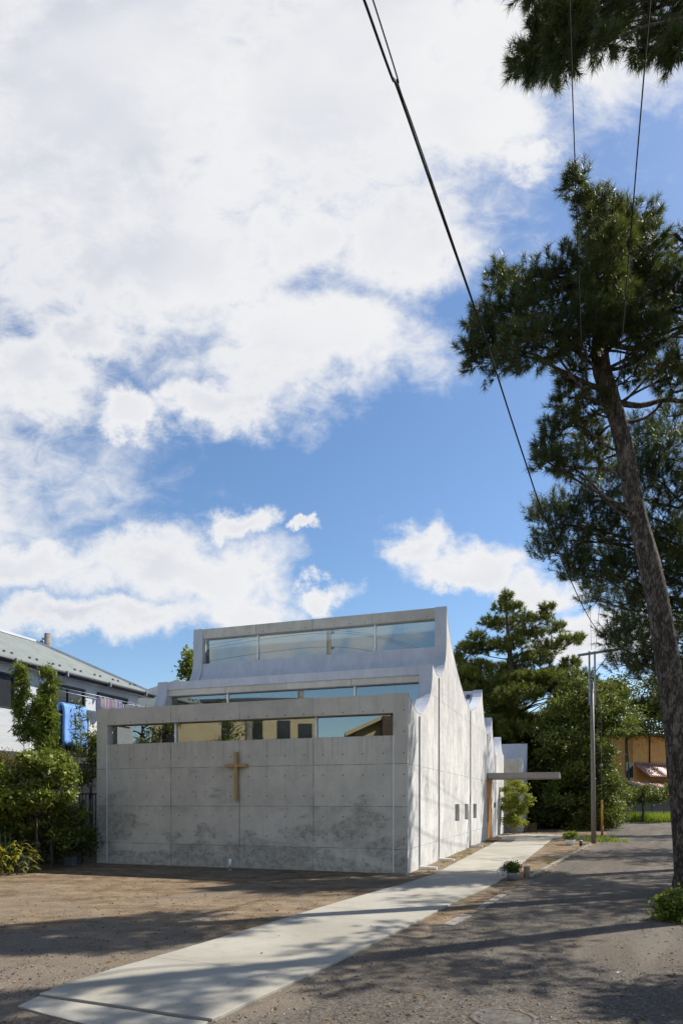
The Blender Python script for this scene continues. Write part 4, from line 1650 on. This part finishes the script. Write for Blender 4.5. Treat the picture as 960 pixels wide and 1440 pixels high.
shrub('large light green shrub with bare grey stem at the left edge of the yard', 52, 1180, 15.5,
      [pad(rng.uniform(-40, 92), 1072 + 68 * rng.random() ** .9, 15.5 + rng.uniform(-.5, .5), rng.uniform(9, 20), rng.uniform(6, 12)) for i in range(44)]
      + [pad(98, 1098, 15.4, 12, 8), pad(92, 1118, 15.3, 14, 8), pad(36, 1064, 15.5, 12, 8), pad(64, 1072, 15.5, 14, 8), pad(-30, 1120, 15.4, 40, 30)], 'leaf_light', 13, 26, .07, .105, .5, 1.2)
shrub('low green bush filling the foot of the left planting between the bare stems', 40, 1190, 15.9,
      [pad(rng.uniform(-40, 105), rng.uniform(1140, 1188), 15.9 + rng.uniform(-.2, .4), rng.uniform(12, 22), rng.uniform(8, 14)) for i in range(26)], 'leaf_mid', 14, 26, .08, .095, .5, .5)
shrub('dark leafy shrub in front of the black fence beside the church corner', 110, 1190, 16.8,
      [pad(118, 1172, 16.9, 20, 26), pad(95, 1180, 16.9, 30, 24), pad(70, 1185, 16.8, 30, 24), pad(105, 1150, 17.2, 22, 12)], 'leaf_dark', 60, 28, .10, .08, .4, .7)
shrub('brownish flowering shrub above the light green one', 20, 1100, 16.0, [pad(26, 1072, 16.0, 20, 12), pad(5, 1066, 16.1, 22, 10)], 'leaf_red', 34, 22, .07, .05, .5, 1.4)
shrub('green shrub rising beside the church wall under the white sheet', 128, 1100, 19.2,
      [pad(130, 1062, 19.3, 10, 20), pad(132, 1040, 19.2, 7, 18), pad(118, 1092, 19.0, 18, 12)], 'leaf_mid', 30, 24, .09, .08, .5, 1.6)
shrub('small round green bush under the bamboo', 72, 1075, 15.9, [pad(72, 1066, 15.9, 24, 12), pad(88, 1078, 15.9, 18, 12), pad(58, 1074, 15.9, 16, 10)], 'leaf_light', 46, 28, .08, .085, .5, 1.3)
shrub('shadowed low hedge at the foot of the grey house', 40, 1165, 17.6, [pad(20, 1155, 17.8, 60, 30), pad(80, 1160, 17.8, 36, 26), pad(-40, 1150, 17.6, 50, 50)], 'leaf_dark', 90, 30, .13, .09, .5, .9, name='hedge')


def spiky(label, cx, cy, n, h, wdt, mat, spread, name='leafy_plant', group=None, L=.35):
    root = thing(name, label, 'plant', (cx, cy, 0), group=group)
    V_, T_ = [], []
    for i in range(n):
        a = rng.random() * 6.28
        r0 = spread * rng.random() ** .5
        b0 = np.array((r0 * math.cos(a), r0 * math.sin(a), rng.uniform(0, h * .7)))
        d = np.array((math.cos(a), math.sin(a), 0)) + rng.normal(0, .4, 3)
        d[2] = 0
        d = d / np.linalg.norm(d)
        l_ = L * rng.uniform(.6, 1.2)
        s = np.cross(d, (0, 0, 1)) * wdt * .5
        tt = rng.normal(.4, .25)
        prev = None
        for k in range(4):
            t0, t1 = k / 4, (k + 1) / 4

            def q(t):
                return b0 + d * l_ * t * .8 + np.array((0, 0, l_ * (1.0 * t - .95 * t * t)))

            def wd(t):
                return math.sin(math.pi * min(1, .12 + t * .88)) * (1 if t < 1 else 0)
            V_ += [q(t0) - s * wd(t0), q(t0) + s * wd(t0), q(t1) + s * wd(t1), q(t1) - s * wd(t1)]
            T_.append(tt)
    fast_mesh('leaves', np.array(V_), 4, M[mat], np.array(T_), root)
    mb = MB()
    for i in range(6):
        a = i * 1.05
        mb.tube([(0, 0, 0), (.1 * math.cos(a), .1 * math.sin(a), h * .5), (.2 * spread * math.cos(a), .2 * spread * math.sin(a), h)], [.02, .014, .006], 5)
    mb.build('stem', M['culm'], root, fixn=False)
    return root


x_, y_ = gp(8, 1228)
spiky('yellow and green strap-leaved plant at the left edge beside the dark upright block', x_, y_, 260, .85, .055, 'leaf_yellow', .55)
x_, y_ = gp(-40, 1222)
spiky('green strap-leaved plant left of the yellow one', x_, y_ + .4, 160, .9, .05, 'leaf_mid', .6)
x_, y_ = gp(75, 1212)
spiky('dark green strap-leaved plant between the two dark blocks', x_, y_ + .2, 180, .5, .03, 'leaf_dark', .6, L=.5)
x_, y_ = gp(118, 1206)
spiky('low dark grassy plant against the left corner of the church', x_ - .1, y_ + .3, 160, .35, .02, 'leaf_dark', .5, L=.45)

# bamboo
def bamboo(label, cx, cy, culms, mat='leaf_bamboo', per=34):
    root = thing('bamboo', label, 'bamboo', (cx, cy, 0))
    mb = MB()
    P_, A_, T_ = [], [], []
    for (ox, oy, h, z0, lean, rad) in culms:
        pts = [(ox, oy, 0), (ox + lean * .3, oy, h * .5), (ox + lean, oy, h)]
        pp = smooth_path(pts, 18)
        mb.tube(pp, list(np.linspace(.016, .004, 18)), 6)
        for zz in np.arange(z0, h, .085):
            t_ = zz / h
            c = np.array((ox + lean * t_ * t_, oy, zz))
            for q in range(3):
                a = rng.random() * 6.28
                e = c + np.array((math.cos(a), math.sin(a), .35)) * rad * rng.uniform(.4, 1) * (1 - .55 * (t_ - .4) ** 2)
                mb.tube([c, (c + e) / 2 + np.array((0, 0, .04)), e], [.005, .003, .002], 3)
                n_ = per
                f_ = rng.random((n_, 1))
                P_.append(c + (e - c) * (.35 + .65 * f_) + rng.normal(0, .055, (n_, 3)))
                ax = unit((e - c)[None] * np.array((1, 1, 0)) + rng.normal(0, .2, (n_, 3)) + np.array((0, 0, -.25)))
                A_.append(ax)
                T_.append(np.full(n_, rng.normal(.5, .15)) + rng.normal(0, .15, n_))
    mb.build('culm', M['culm'], root, fixn=False)
    p, ax, t_ = np.concatenate(P_), np.concatenate(A_), np.concatenate(T_)
    fast_mesh('leaves', leaf_quads(p, .165, .19, .5, ax, 1.6), 4, M[mat], t_, root)
    return root


bx, by = at(55, 1000, 17.0)[:2]
zb = lambda v: at(0, v, 17.0)[2]
bamboo('dense bamboo clump in front of the grey house balcony', bx, by,
       [(-.28, 0, zb(936), zb(1040), -.22, .28), (-.05, .1, zb(985), zb(1050), -.06, .30), (.2, 0, zb(942), zb(1055), .06, .30), (.14, -.15, zb(966), zb(1062), .12, .32)])
bx, by = at(117, 1060, 17.4)[:2]
bamboo('thin single bamboo stem with few leaves in front of the blue futon', bx, by, [(0, 0, at(0, 985, 17.4)[2], at(0, 1060, 17.4)[2], -.1, .26), (-.05, .05, at(0, 1000, 17.4)[2], at(0, 1075, 17.4)[2], -.2, .2)], per=3)

# tree behind the church on the left
broadleaf('tree top peeping out behind the left edge of the upper church roof', (at(275, 930, 34)[0], 34, 0), 8.0, .16,
          [pad(270, 925, 34, 14, 12), pad(264, 945, 34, 10, 10), pad(285, 950, 34, 26, 20), pad(300, 980, 34, 30, 24)], M['leaf_light'], 26, 24, .18, .2, name='tree')

# ------------------------------------------------------------------ trees behind and right
def clustered(c_uv, Y, n, ru, rv, sz, seed_shape=None):
    out = []
    while len(out) < n:
        a, r = rng.random() * 6.28, rng.random() ** .5
        u, v = c_uv[0] + ru * r * math.cos(a), c_uv[1] + rv * r * math.sin(a)
        if seed_shape and not seed_shape(u, v):
            continue
        s = sz * rng.uniform(.7, 1.3)
        out.append(pad(u, v, Y + rng.uniform(-2.2, 2.2), s, s * .5))
    return out


def conif(u, v):
    # pyramid-like silhouette of the big tree, tip near (712, 838)
    top = 838 + abs(u - 712) * (1.15 if u < 712 else .86) + 10 * math.sin(u * .21) + 7 * math.sin(u * .47)
    return v > top + 8 and v < 1120


tiers = [(712, 842, 8, 8), (706, 856, 12, 8), (722, 858, 13, 8), (690, 876, 15, 8), (712, 880, 22, 9), (738, 872, 14, 8), (768, 858, 9, 8), (762, 872, 14, 8), (745, 892, 26, 10), (783, 884, 14, 8), (668, 898, 13, 8), (655, 914, 13, 9), (680, 912, 24, 11),
         (715, 908, 28, 11), (798, 902, 17, 7), (816, 899, 7, 5), (770, 912, 24, 10), (642, 930, 14, 10), (802, 936, 16, 8), (665, 940, 28, 12), (745, 930, 34, 12), (705, 945, 34, 12), (785, 950, 26, 11), (640, 960, 24, 14), (820, 965, 20, 10), (652, 950, 22, 12), (664, 972, 26, 14), (642, 990, 24, 14), (690, 965, 30, 14), (725, 960, 34, 14), (760, 970, 34, 14)]
pads = [pad(u, v, 42 + rng.uniform(-1.2, 1.2), a, b_ * .8) + (a * b_ / 150.0 + .25,) for u, v, a, b_ in tiers]
for k in range(120):
    u, v = rng.uniform(625, 845), rng.uniform(955, 1120)
    if conif(u, v):
        a = rng.uniform(18, 30)
        pads.append(pad(u, v, 42 + rng.uniform(-2.6, 2.2), a, a * .42) + (1.7,))
bx_ = at(722, 1100, 42)[0]
pine('tall layered dark conifer directly behind the church', (bx_, 42, 0), [(bx_, 42, -.1, .36), (bx_ + .1, 42, 5, .3), (bx_ - .2, 42, 10, .18), (bx_ - .5, 42, 13.6, .05)], pads, M['leaf_tall'], 62, 30, .26, .034, .3, (), upb=.9, limb_r=.03, twigs=4, name='conifer')
pads = clustered((828, 1065), 38, 105, 70, 110, 15, lambda u, v: v > 962 + abs(u - 815) * .42 + 9 * math.sin(u * .19) + 6 * math.sin(u * .43) and not (u > 868 and v > 1040))
broadleaf('round broadleaf tree with bright leaf edges right of the utility pole', (at(840, 1100, 37)[0], 37, 0), 5.5, .22, pads, M['leaf_mid'], 11, 36, .20, .17, .5, .5, .5)
pads = clustered((905, 995), 58, 40, 60, 50, 15, lambda u, v: v > 965 - (u - 850) * .15 and v < 1030)
broadleaf('far green tree in front of the orange house', (at(880, 1050, 58)[0], 58, 0), 8.0, .25, pads, M['leaf_mid'], 12, 40, .4, .24, .55, .5, .5)
pads = clustered((690, 1060), 47, 60, 90, 70, 18)
broadleaf('dark understorey tree behind the rear wing of the church', (at(690, 1100, 47)[0], 47, 0), 5.0, .2, pads, M['leaf_dark'], 12, 40, .4, .22, .55, .4, .5)
pads = clustered((800, 1125), 41, 46, 75, 42, 16)
broadleaf('dark low bush at the foot of the trees by the cross road', (at(800, 1150, 41)[0], 41.5, 0), 2.4, .12, pads, M['leaf_dark'], 12, 40, .28, .16, .55, .4, .5, name='bush', cat='bush')
pads = clustered((770, 1150), 40, 20, 100, 18, 14) + clustered((690, 1150), 44, 20, 80, 18, 14)
broadleaf('shadowed bush along the cross road below the tall dark tree', (at(745, 1150, 41)[0], 41.8, 0), 1.4, .1, pads, M['leaf_dark'], 12, 36, .26, .15, .55, .4, .5, name='bush', cat='bush')
pads = clustered((905, 1116), 50, 18, 42, 9, 10)
broadleaf('leafy bush in front of the low olive wall of the orange house', (at(905, 1130, 50)[0], 50.3, 0), 2.0, .1, pads, M['leaf_mid'], 12, 36, .26, .17, .55, .4, .5, name='bush', cat='bush')
# far woods so that no bare horizon shows between the trees
pp, tt = clump_points([((rng.uniform(-70, 110), rng.uniform(95, 125), rng.uniform(1, 6.5)), (5, 4, 3.2)) for i in range(150)], 14, 26, 1.0, .5)
wo = fast_mesh('woods', leaf_quads(pp, .8, .6, .4), 4, M['leaf_dark'], tt)
tag(wo, 'far belt of woods closing the horizon behind the houses', 'woods', kind='stuff')

# grass strip
def grass(name, n, rect, h, mat):
    xx = rng.uniform(rect[0], rect[1], n)
    yy = rng.uniform(rect[2], rect[3], n)
    b0 = np.stack([xx, yy, np.zeros(n)], 1)
    hh = h * rng.uniform(.5, 1.25, (n, 1))
    d = rng.normal(0, .28, (n, 3))
    d[:, 2] = 1
    s = randdir(n)
    s[:, 2] = 0
    s = unit(s) * (.018 + .02 * rng.random((n, 1)))
    tip = b0 + d * hh
    v = np.stack([b0 - s, b0 + s, tip], 1).reshape(-1, 3)
    return tag(fast_mesh(name, v, 3, M[mat], rng.random(n)), kind='stuff')


grass('grass', 9000, (18.0, 32, 50.2, 53.8), .7, 'grass')
grass('weeds', 260, (9.6, 10.9, 25.8, 28.8), .18, 'grass')
wp = []
for i in range(70):
    if i % 2:
        lx, ly = rng.uniform(.08, .5), rng.uniform(.3, 13)
        if abs(ly - 1.13) < .2 or abs(ly - 3.46) < .2 or abs(ly - 9.05) < .2:
            continue
        wp.append(wl(lx, ly))
    else:
        t_ = rng.random()
        wp.append((3.9 + 5.0 * t_ + rng.normal(0, .12), 14.1 + 10.5 * t_ + rng.normal(0, .15)))
V_, T_ = [], []
for cx_, cy_ in wp:
    n_ = int(rng.integers(8, 26))
    r_ = rng.uniform(.03, .10)
    b0 = np.stack([cx_ + rng.normal(0, r_, n_), cy_ + rng.normal(0, r_, n_), np.zeros(n_)], 1)
    d = rng.normal(0, .5, (n_, 3))
    d[:, 2] = 1
    sd = unit(np.stack([rng.normal(size=n_), rng.normal(size=n_), np.zeros(n_)], 1)) * .007
    V_.append(np.stack([b0 - sd, b0 + sd, b0 + d * rng.uniform(.02, .075, (n_, 1))], 1).reshape(-1, 3))
    T_.append(rng.random(n_))
tag(fast_mesh('wall_foot_weeds', np.concatenate(V_), 3, M['leaf_mid'], np.concatenate(T_)), kind='stuff')
grass('lawn_grass', 1500, (3.6, 6.2, 13.2, 20.0), .03, 'leaf_mid') if False else None

# orange house
oh = thing('orange_house', 'orange rendered house with red-brown tiled porch roof at the end of the drive', 'house', (26.2, 59, 0), R(30))
mb = MB()
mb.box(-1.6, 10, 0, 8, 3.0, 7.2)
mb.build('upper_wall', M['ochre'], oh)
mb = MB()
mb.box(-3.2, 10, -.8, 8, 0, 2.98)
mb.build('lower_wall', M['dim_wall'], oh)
m, nt, b = new_mat('red_brown_tiles')
co = nt.n('ShaderNodeTexCoord', out=3)
x, y, z = nt.sep(co)
wv = nt.m('SINE', nt.m('MULTIPLY', x, 22.0))
rw = nt.m('FRACT', nt.m('MULTIPLY', z, 4.6))
f = nt.noise(co, 3.0, 5, .6)
setb(nt, b, Base_Color=nt.mix(nt.ss(f, .3, .7), (.32, .17, .145), (.52, .32, .28)), Roughness=.4)
bump(nt, b, nt.m('ADD', wv, nt.m('MULTIPLY', rw, -.8)), 1.0, .06)
M['red_tiles'] = m
mb = MB()
# corrugated tile roof with real waves
def wave_roof(mb, x0, x1, yf, zf, yb, zb_):
    n_ = int((x1 - x0) / .07)
    vs, fs = [], []
    for i in range(n_ + 1):
        xx = x0 + (x1 - x0) * i / n_
        dz_ = .035 * math.sin(i * .07 * 2 * math.pi / .33)
        vs += [(xx, yf, zf + dz_), (xx, yb, zb_ + dz_), (xx, yf, zf - .12), (xx, yb, zb_ - .12)]
    for i in range(n_):
        a = 4 * i
        fs += [(a, a + 4, a + 5, a + 1), (a, a + 2, a + 6, a + 4), (a + 2, a + 3, a + 7, a + 6)]
    fs += [(0, 1, 3, 2), (4 * n_, 4 * n_ + 2, 4 * n_ + 3, 4 * n_ + 1)]
    mb.add(vs, fs)


wave_roof(mb, -1.4, 10, -1.5, 3.75, 0.0, 4.75)
pr_ = mb.build('porch_roof', M['red_tiles'], oh)
mb = MB()
mb.tube([(-1.45, -.02, 4.82), (10, -.02, 4.82)], .11, 8)
mb.build('ridge_tile', M['red_tiles'], pr_)
mb = MB()
wave_roof(mb, -3.4, 10, -2.3, 2.75, -.81, 3.25)
mb.build('lower_roof', M['red_tiles'], oh)
mb = MB()
mb.box(-2.0, 10.4, -.6, 8.4, 7.22, 7.42)
mb.build('roof', M['dark_plastic'], oh)
mb = MB()
mb.tube([(.55, -.06, 4.9), (.55, -.06, 7.2)], .06, 8)
mb.build('downpipe', M['dark_plastic'], oh)
mb = MB()
mb.box(-2.5, -1.6, -.02, .04, 3.2, 4.9)
mb.build('side_window', M['dark_glass'], oh)
mb = MB()
mb.box(-.2, 1.6, -.84, -.80, .05, 2.3)
mb.build('door', M['dark_plastic'], oh)

# ------------------------------------------------------------------ pines
Yp = 11.6
tr_uv = [(970, 1262, .33), (968, 1225, .245), (960, 1130, .215), (951, 1030, .205), (938, 930, .198), (920, 825, .175), (892, 710, .149), (873, 610, .134), (858, 560, .14), (843, 505, .15), (846, 455, .12), (857, 400, .10), (862, 345, .06), (850, 300, .04), (815, 255, .02)]
trunk = [(*at(u, v, Yp), r) for u, v, r in tr_uv]
trunk[0] = (trunk[0][0], trunk[0][1], -.05, .34)


def pp_(u, v, ru, rv, w_=1.0, dy_=None, Y=Yp):
    dy_ = rng.uniform(-.9, .9) if dy_ is None else dy_
    s = (Y + dy_) / F
    return (at(u, v, Y + dy_), (ru * s, (ru + rv) * .5 * s, rv * s), w_)


pads = [pp_(812, 258, 18, 22, .5, 0), pp_(826, 292, 14, 18, .4, 0), pp_(855, 325, 40, 28, 1.2), pp_(895, 315, 30, 22, .9), pp_(868, 360, 45, 34, 1.4), pp_(830, 345, 22, 26, .6), pp_(912, 345, 22, 26, .6),
        pp_(740, 400, 38, 24, .9), pp_(700, 395, 16, 20, .4), pp_(790, 385, 42, 26, 1.1), pp_(775, 430, 55, 34, 1.4), pp_(720, 440, 46, 32, 1.2), pp_(680, 460, 26, 28, .8), pp_(668, 490, 24, 28, .6), pp_(700, 500, 40, 30, 1.0),
        pp_(740, 490, 48, 30, 1.2), pp_(785, 475, 40, 26, 1.0), pp_(820, 425, 34, 30, 1.0), pp_(845, 440, 36, 34, .9), pp_(890, 400, 34, 22, .7), pp_(905, 430, 38, 26, .8), pp_(945, 400, 26, 28, .8), pp_(950, 440, 26, 26, .7), pp_(925, 470, 30, 20, .6),
        pp_(955, 345, 16, 14, .3), pp_(945, 530, 26, 20, .6), pp_(900, 500, 16, 14, .3), pp_(955, 505, 20, 18, .4), pp_(800, 520, 22, 26, .6), pp_(800, 560, 24, 22, .6), pp_(830, 575, 22, 20, .5),
        pp_(790, 605, 30, 18, .7), pp_(770, 650, 20, 14, .4), pp_(800, 655, 26, 16, .5), pp_(830, 620, 28, 22, .7), pp_(765, 635, 14, 10, .3), pp_(845, 650, 20, 18, .4), pp_(825, 480, 26, 24, .6),
        pp_(990, 420, 36, 40, 1.0), pp_(1010, 480, 40, 36, 1.0), pp_(985, 360, 30, 30, .8), pp_(1000, 560, 34, 26, .7),
         pp_(850, 302, 22, 22, .6, -.5), pp_(862, 350, 30, 26, .9, -.8), pp_(842, 392, 30, 24, .8, -.8), pp_(878, 455, 26, 22, .6, -.7), pp_(905, 465, 26, 18, .5), pp_(885, 530, 14, 12, .25), pp_(925, 520, 22, 16, .4), pp_(910, 385, 26, 20, .6), pp_(868, 430, 28, 24, .7, -.7)]
limbs = [([at(858, 560, Yp), at(876, 568, Yp), at(905, 570, Yp + .1), at(935, 562, Yp + .2), at(975, 566, Yp + .3), at(1015, 556, Yp + .4)], .055, .03),
         ([at(852, 480, Yp), at(890, 490, Yp - .2), at(930, 470, Yp - .3), at(975, 452, Yp - .3)], .05, .02),
         ([at(862, 365, Yp), at(905, 352, Yp), at(945, 330, Yp), at(958, 338, Yp), at(975, 330, Yp)], .04, .02)]
pine('leaning pine with a bare curved trunk and dark crown at the right edge', trunk[0][:2] + (0,), trunk, pads, M['needles'], 114, 46, .145, .009, .14, limbs, limb_r=.03)

# second pine behind it
Y2 = 16.0
t2 = [(9.3, 16.2, -.05, .24), (9.2, 16.1, 3, .2), (8.9, 16.0, 6, .18), (8.5, 16.0, 9, .13), (8.2, 16, 11.5, .06)]
q = lambda *a, **k: pp_(*a, Y=Y2, **k)
pads = [q(775, 735, 22, 30, .6), q(765, 775, 22, 20, .5), q(755, 725, 10, 18, .25), q(800, 760, 26, 24, .7), q(800, 715, 14, 24, .35), q(830, 720, 26, 28, .7), q(850, 690, 24, 28, .7), q(840, 760, 30, 26, .9), q(870, 740, 30, 30, .9),
        q(810, 800, 26, 18, .7), q(845, 810, 36, 24, 1.0), q(830, 840, 20, 14, .4), q(880, 800, 36, 30, 1.1), q(880, 850, 30, 26, .9), q(868, 895, 22, 20, .5), q(890, 900, 28, 26, .8), q(905, 860, 30, 30, .9), q(880, 935, 26, 18, .5),
        q(925, 640, 36, 30, 1.0), q(945, 590, 30, 30, .9), q(905, 680, 34, 30, 1.0), q(950, 690, 34, 34, 1.0), q(920, 740, 40, 34, 1.1), q(955, 770, 34, 36, 1.0), q(930, 810, 36, 34, 1.0), q(960, 850, 34, 36, 1.0), q(940, 900, 34, 34, 1.0), q(915, 940, 34, 24, .9), q(955, 960, 30, 30, .9), q(900, 610, 18, 22, .4), q(890, 650, 22, 26, .5),
        q(1000, 650, 40, 50, 1.0), q(1010, 760, 44, 50, 1.0), q(1010, 860, 44, 50, 1.0), q(1000, 950, 40, 40, 1.0)]
pine('second pine with upright shoots behind the leaning pine', (9.3, 16.2, 0), t2, pads, M['needles_old'], 128, 48, .145, .0105, .30, (), upb=1.1, limb_r=.03)

# third pine overhead to the right, its branches reach into the top of the frame
Y3 = 9.0
t3 = [(7.2, 10.1, -.05, .22), (7.1, 10.0, 4, .18), (7.3, 9.9, 8, .16), (7.1, 9.8, 11, .13), (6.8, 9.6, 13.4, .09), (6.7, 9.5, 15.2, .04)]
q = lambda *a, **k: pp_(*a, Y=Y3, **k)
pads = [q(735, 92, 20, 16, .5), q(755, 70, 26, 24, .8), q(770, 95, 26, 16, .6), q(775, 40, 26, 30, .8), q(795, 65, 30, 28, .9), q(800, 20, 30, 26, .8), q(825, 60, 26, 18, .7), q(835, 20, 30, 22, .8), q(862, 30, 22, 22, .5), q(850, 60, 14, 12, .3), q(880, 5, 30, 18, .6),
        q(900, 65, 18, 20, .5), q(925, 60, 24, 18, .6), q(950, 70, 22, 18, .6), q(935, 25, 26, 18, .5), q(965, 30, 24, 24, .6), q(760, -20, 40, 26, .8), q(830, -40, 50, 30, .8), q(920, -40, 50, 26, .8), q(1010, 10, 50, 40, 1.0),
        q(1060, 80, 60, 40, 1.0), q(1090, 160, 60, 40, 1.0), q(1020, -60, 60, 40, 1.0), q(1150, 40, 60, 50, 1.0), q(1220, 120, 60, 50, 1.0), q(1130, -60, 60, 50, 1.0), q(1250, 0, 60, 50, 1.0), q(1080, 260, 44, 26, .8), q(1200, 260, 50, 30, .9)]
pads += [((rng.uniform(5.9, 8.8), rng.uniform(8.7, 11.6), rng.uniform(7.3, 10.6)), (.6, .6, .3), .9) for i in range(9)]
pine('pine leaning in from the right whose needle branches hang across the top of the picture', (7.2, 10.1, 0), t3, pads, M['needles'], 100, 44, .14, .0085, .1, (), upb=.35, limb_r=.026, rise=-.6)

tp_ = [((rng.uniform(7.7, 10.6), rng.uniform(5.7, 8.0), rng.uniform(5.0, 6.7)), (.7, .6, .4)) for i in range(22)]
broadleaf('garden tree outside the right edge that shades the corner of the drive', (9.4, 6.5, 0), 5.4, .1, tp_, M['leaf_mid'], 26, 30, .16, .12)
# fourth pine further right along the drive: seen only at the edge, shades the drive
Y4 = 22.0
t4 = [(14.2, 22, -.05, .25), (14.0, 22, 3, .2), (14.4, 22, 6.5, .16), (14.0, 22, 9, .06)]
q = lambda *a, **k: pp_(*a, Y=Y4, **k)
pads = [q(rng.uniform(985, 1210), rng.uniform(810, 1000), 46, 24, 1.0, dy_=rng.uniform(-2.4, 2.4)) for i in range(36)]
pine('pine further along the right side of the drive behind the leaning trunk', (14.2, 22, 0), t4, pads, M['needles_old'], 70, 26, .16, .013, .2)
Y6 = 15.0
t6 = [(12.6, 15.2, -.05, .16), (12.4, 15, 3, .13), (12.8, 15, 7, .11), (12.4, 15, 10.8, .05)]
pads = [((rng.uniform(9.9, 15.0), rng.uniform(12.2, 17), rng.uniform(5.0, 10.8)), (.8, .8, .36), 1.0) for i in range(54)]
pine('spreading pine outside the right edge whose shade lies across the drive', (12.6, 15.2, 0), t6, pads, M['needles_old'], 80, 26, .16, .013, .16)
# fifth, further back
t5 = [(19.5, 33, -.05, .28), (19.3, 33, 5, .24), (19.0, 33, 9, .18), (18.6, 33, 13, .06)]
pads = [pp_(rng.uniform(905, 1150), rng.uniform(760, 1000), 34, 18, 1.0, dy_=rng.uniform(-3, 3), Y=33) for i in range(36)]
pine('farthest pine of the row beside the drive', (19.5, 33, 0), t5, pads, M['needles_old'], 60, 26, .2, .018, .25)

# bush at the right edge
a = gp(965, 1300)
broadleaf('bright green bush at the right edge beside the pine trunk', (4.72, 8.95, 0), .5, .03,
          [pad(958, 1272, 8.9, 26, 22), pad(946, 1300, 8.8, 28, 24), pad(952, 1322, 8.7, 24, 14), pad(938, 1272, 8.9, 10, 12), pad(975, 1310, 8.7, 30, 24), pad(940, 1288, 8.9, 12, 12), pad(990, 1280, 9.0, 30, 30)], M['leaf_light'], 40, 26, .06, .065, .5, .4, .5, name='bush', cat='bush')

# ------------------------------------------------------------------ houses across the street, mirrored in the front window
bh = thing('beige_house', 'beige house across the street with dark windows mirrored in the front strip window', 'house', (-12.2, 1.8, 0), R(-40))
BW = 7.9
mb = MB()
mb.box(-BW, 0, -7, 0, 0, 7.2)
mb.build('wall', M['beige'], bh)
mb = MB()
mb.add([(-BW - .4, .4, 7.2), (.4, .4, 7.2), (.4, -7.4, 7.2), (-BW - .4, -7.4, 7.2), (-BW + 2, -3.5, 7.9), (-2, -3.5, 7.9), (-BW - .4, .4, 7.05), (.4, .4, 7.05), (.4, -7.4, 7.05), (-BW - .4, -7.4, 7.05)],
       [(0, 1, 5, 4), (1, 2, 5), (2, 3, 4, 5), (3, 0, 4), (6, 7, 1, 0), (7, 8, 2, 1), (8, 9, 3, 2), (9, 6, 0, 3), (6, 9, 8, 7)])
mb.build('roof', M['dark_plastic'], bh)
for (a, c, z0, z1) in ((.07, .15, 3.6, 6.9), (.43, .48, 4.0, 6.9), (.60, .68, 3.2, 6.9), (.77, .85, 4.0, 5.5), (.90, .985, 4.0, 5.35), (.3, .38, .1, 2.2), (.6, .75, .8, 2.2)):
    mb = MB()
    mb.box(-BW + a * BW, -BW + c * BW, -.02, .06, z0, z1)
    mb.build('window', M['dark_glass'], bh)
gh = thing('gable_house', 'cream gable-roofed house across the street mirrored at the right of the front window', 'house', (-14.9, -4.3, 0), R(-38))
mb = MB()
mb.add([(.5, 0, 0), (7.5, 0, 0), (7.5, 0, 5.6), (4, 0, 7.2), (.5, 0, 5.6), (.5, -6, 0), (7.5, -6, 0), (7.5, -6, 5.6), (4, -6, 7.2), (.5, -6, 5.6)],
       [(0, 1, 2, 3, 4), (9, 8, 7, 6, 5), (0, 4, 9, 5), (1, 6, 7, 2), (0, 5, 6, 1), (2, 7, 8, 3), (3, 8, 9, 4)])
mb.build('wall', M['beige'], gh)
mb = MB()
mb.bar((-.1, -3, 5.43), (4, -3, 7.3), 6.9, .2)
mb.bar((4.01, -3, 7.3), (8.1, -3, 5.43), 6.9, .2)
mb.build('roof', M['beige'], gh)
mb = MB()
mb.box(2.0, 6.5, .002, 1.2, 0, 6.4)  # dark box put in for the shaded side of the house
mb.build('shaded_side', M['timber_old'], gh)
broadleaf('garden tree across the street at the far end of the beige house', (-16.6, 8.6, 0), 5.0, .12, [((-16.6 + rng.normal(0, .9), 8.6 + rng.normal(0, .9), rng.uniform(3, 6.6)), (.7, .7, .5)) for i in range(16)], M['leaf_mid'], 16, 30, .16, .12)
broadleaf('young tree before the wall of the beige house across the street', (-13.6, 6.0, 0), 4.6, .06, [((-13.8 + rng.normal(0, .5), 5.9 + rng.normal(0, .5), rng.uniform(2.6, 5.6)), (.4, .4, .3)) for i in range(12)], M['leaf_mid'], 9, 16, .14, .12)
print('verts', sum(len(o.data.vertices) for o in bpy.data.objects if o.type == 'MESH'))
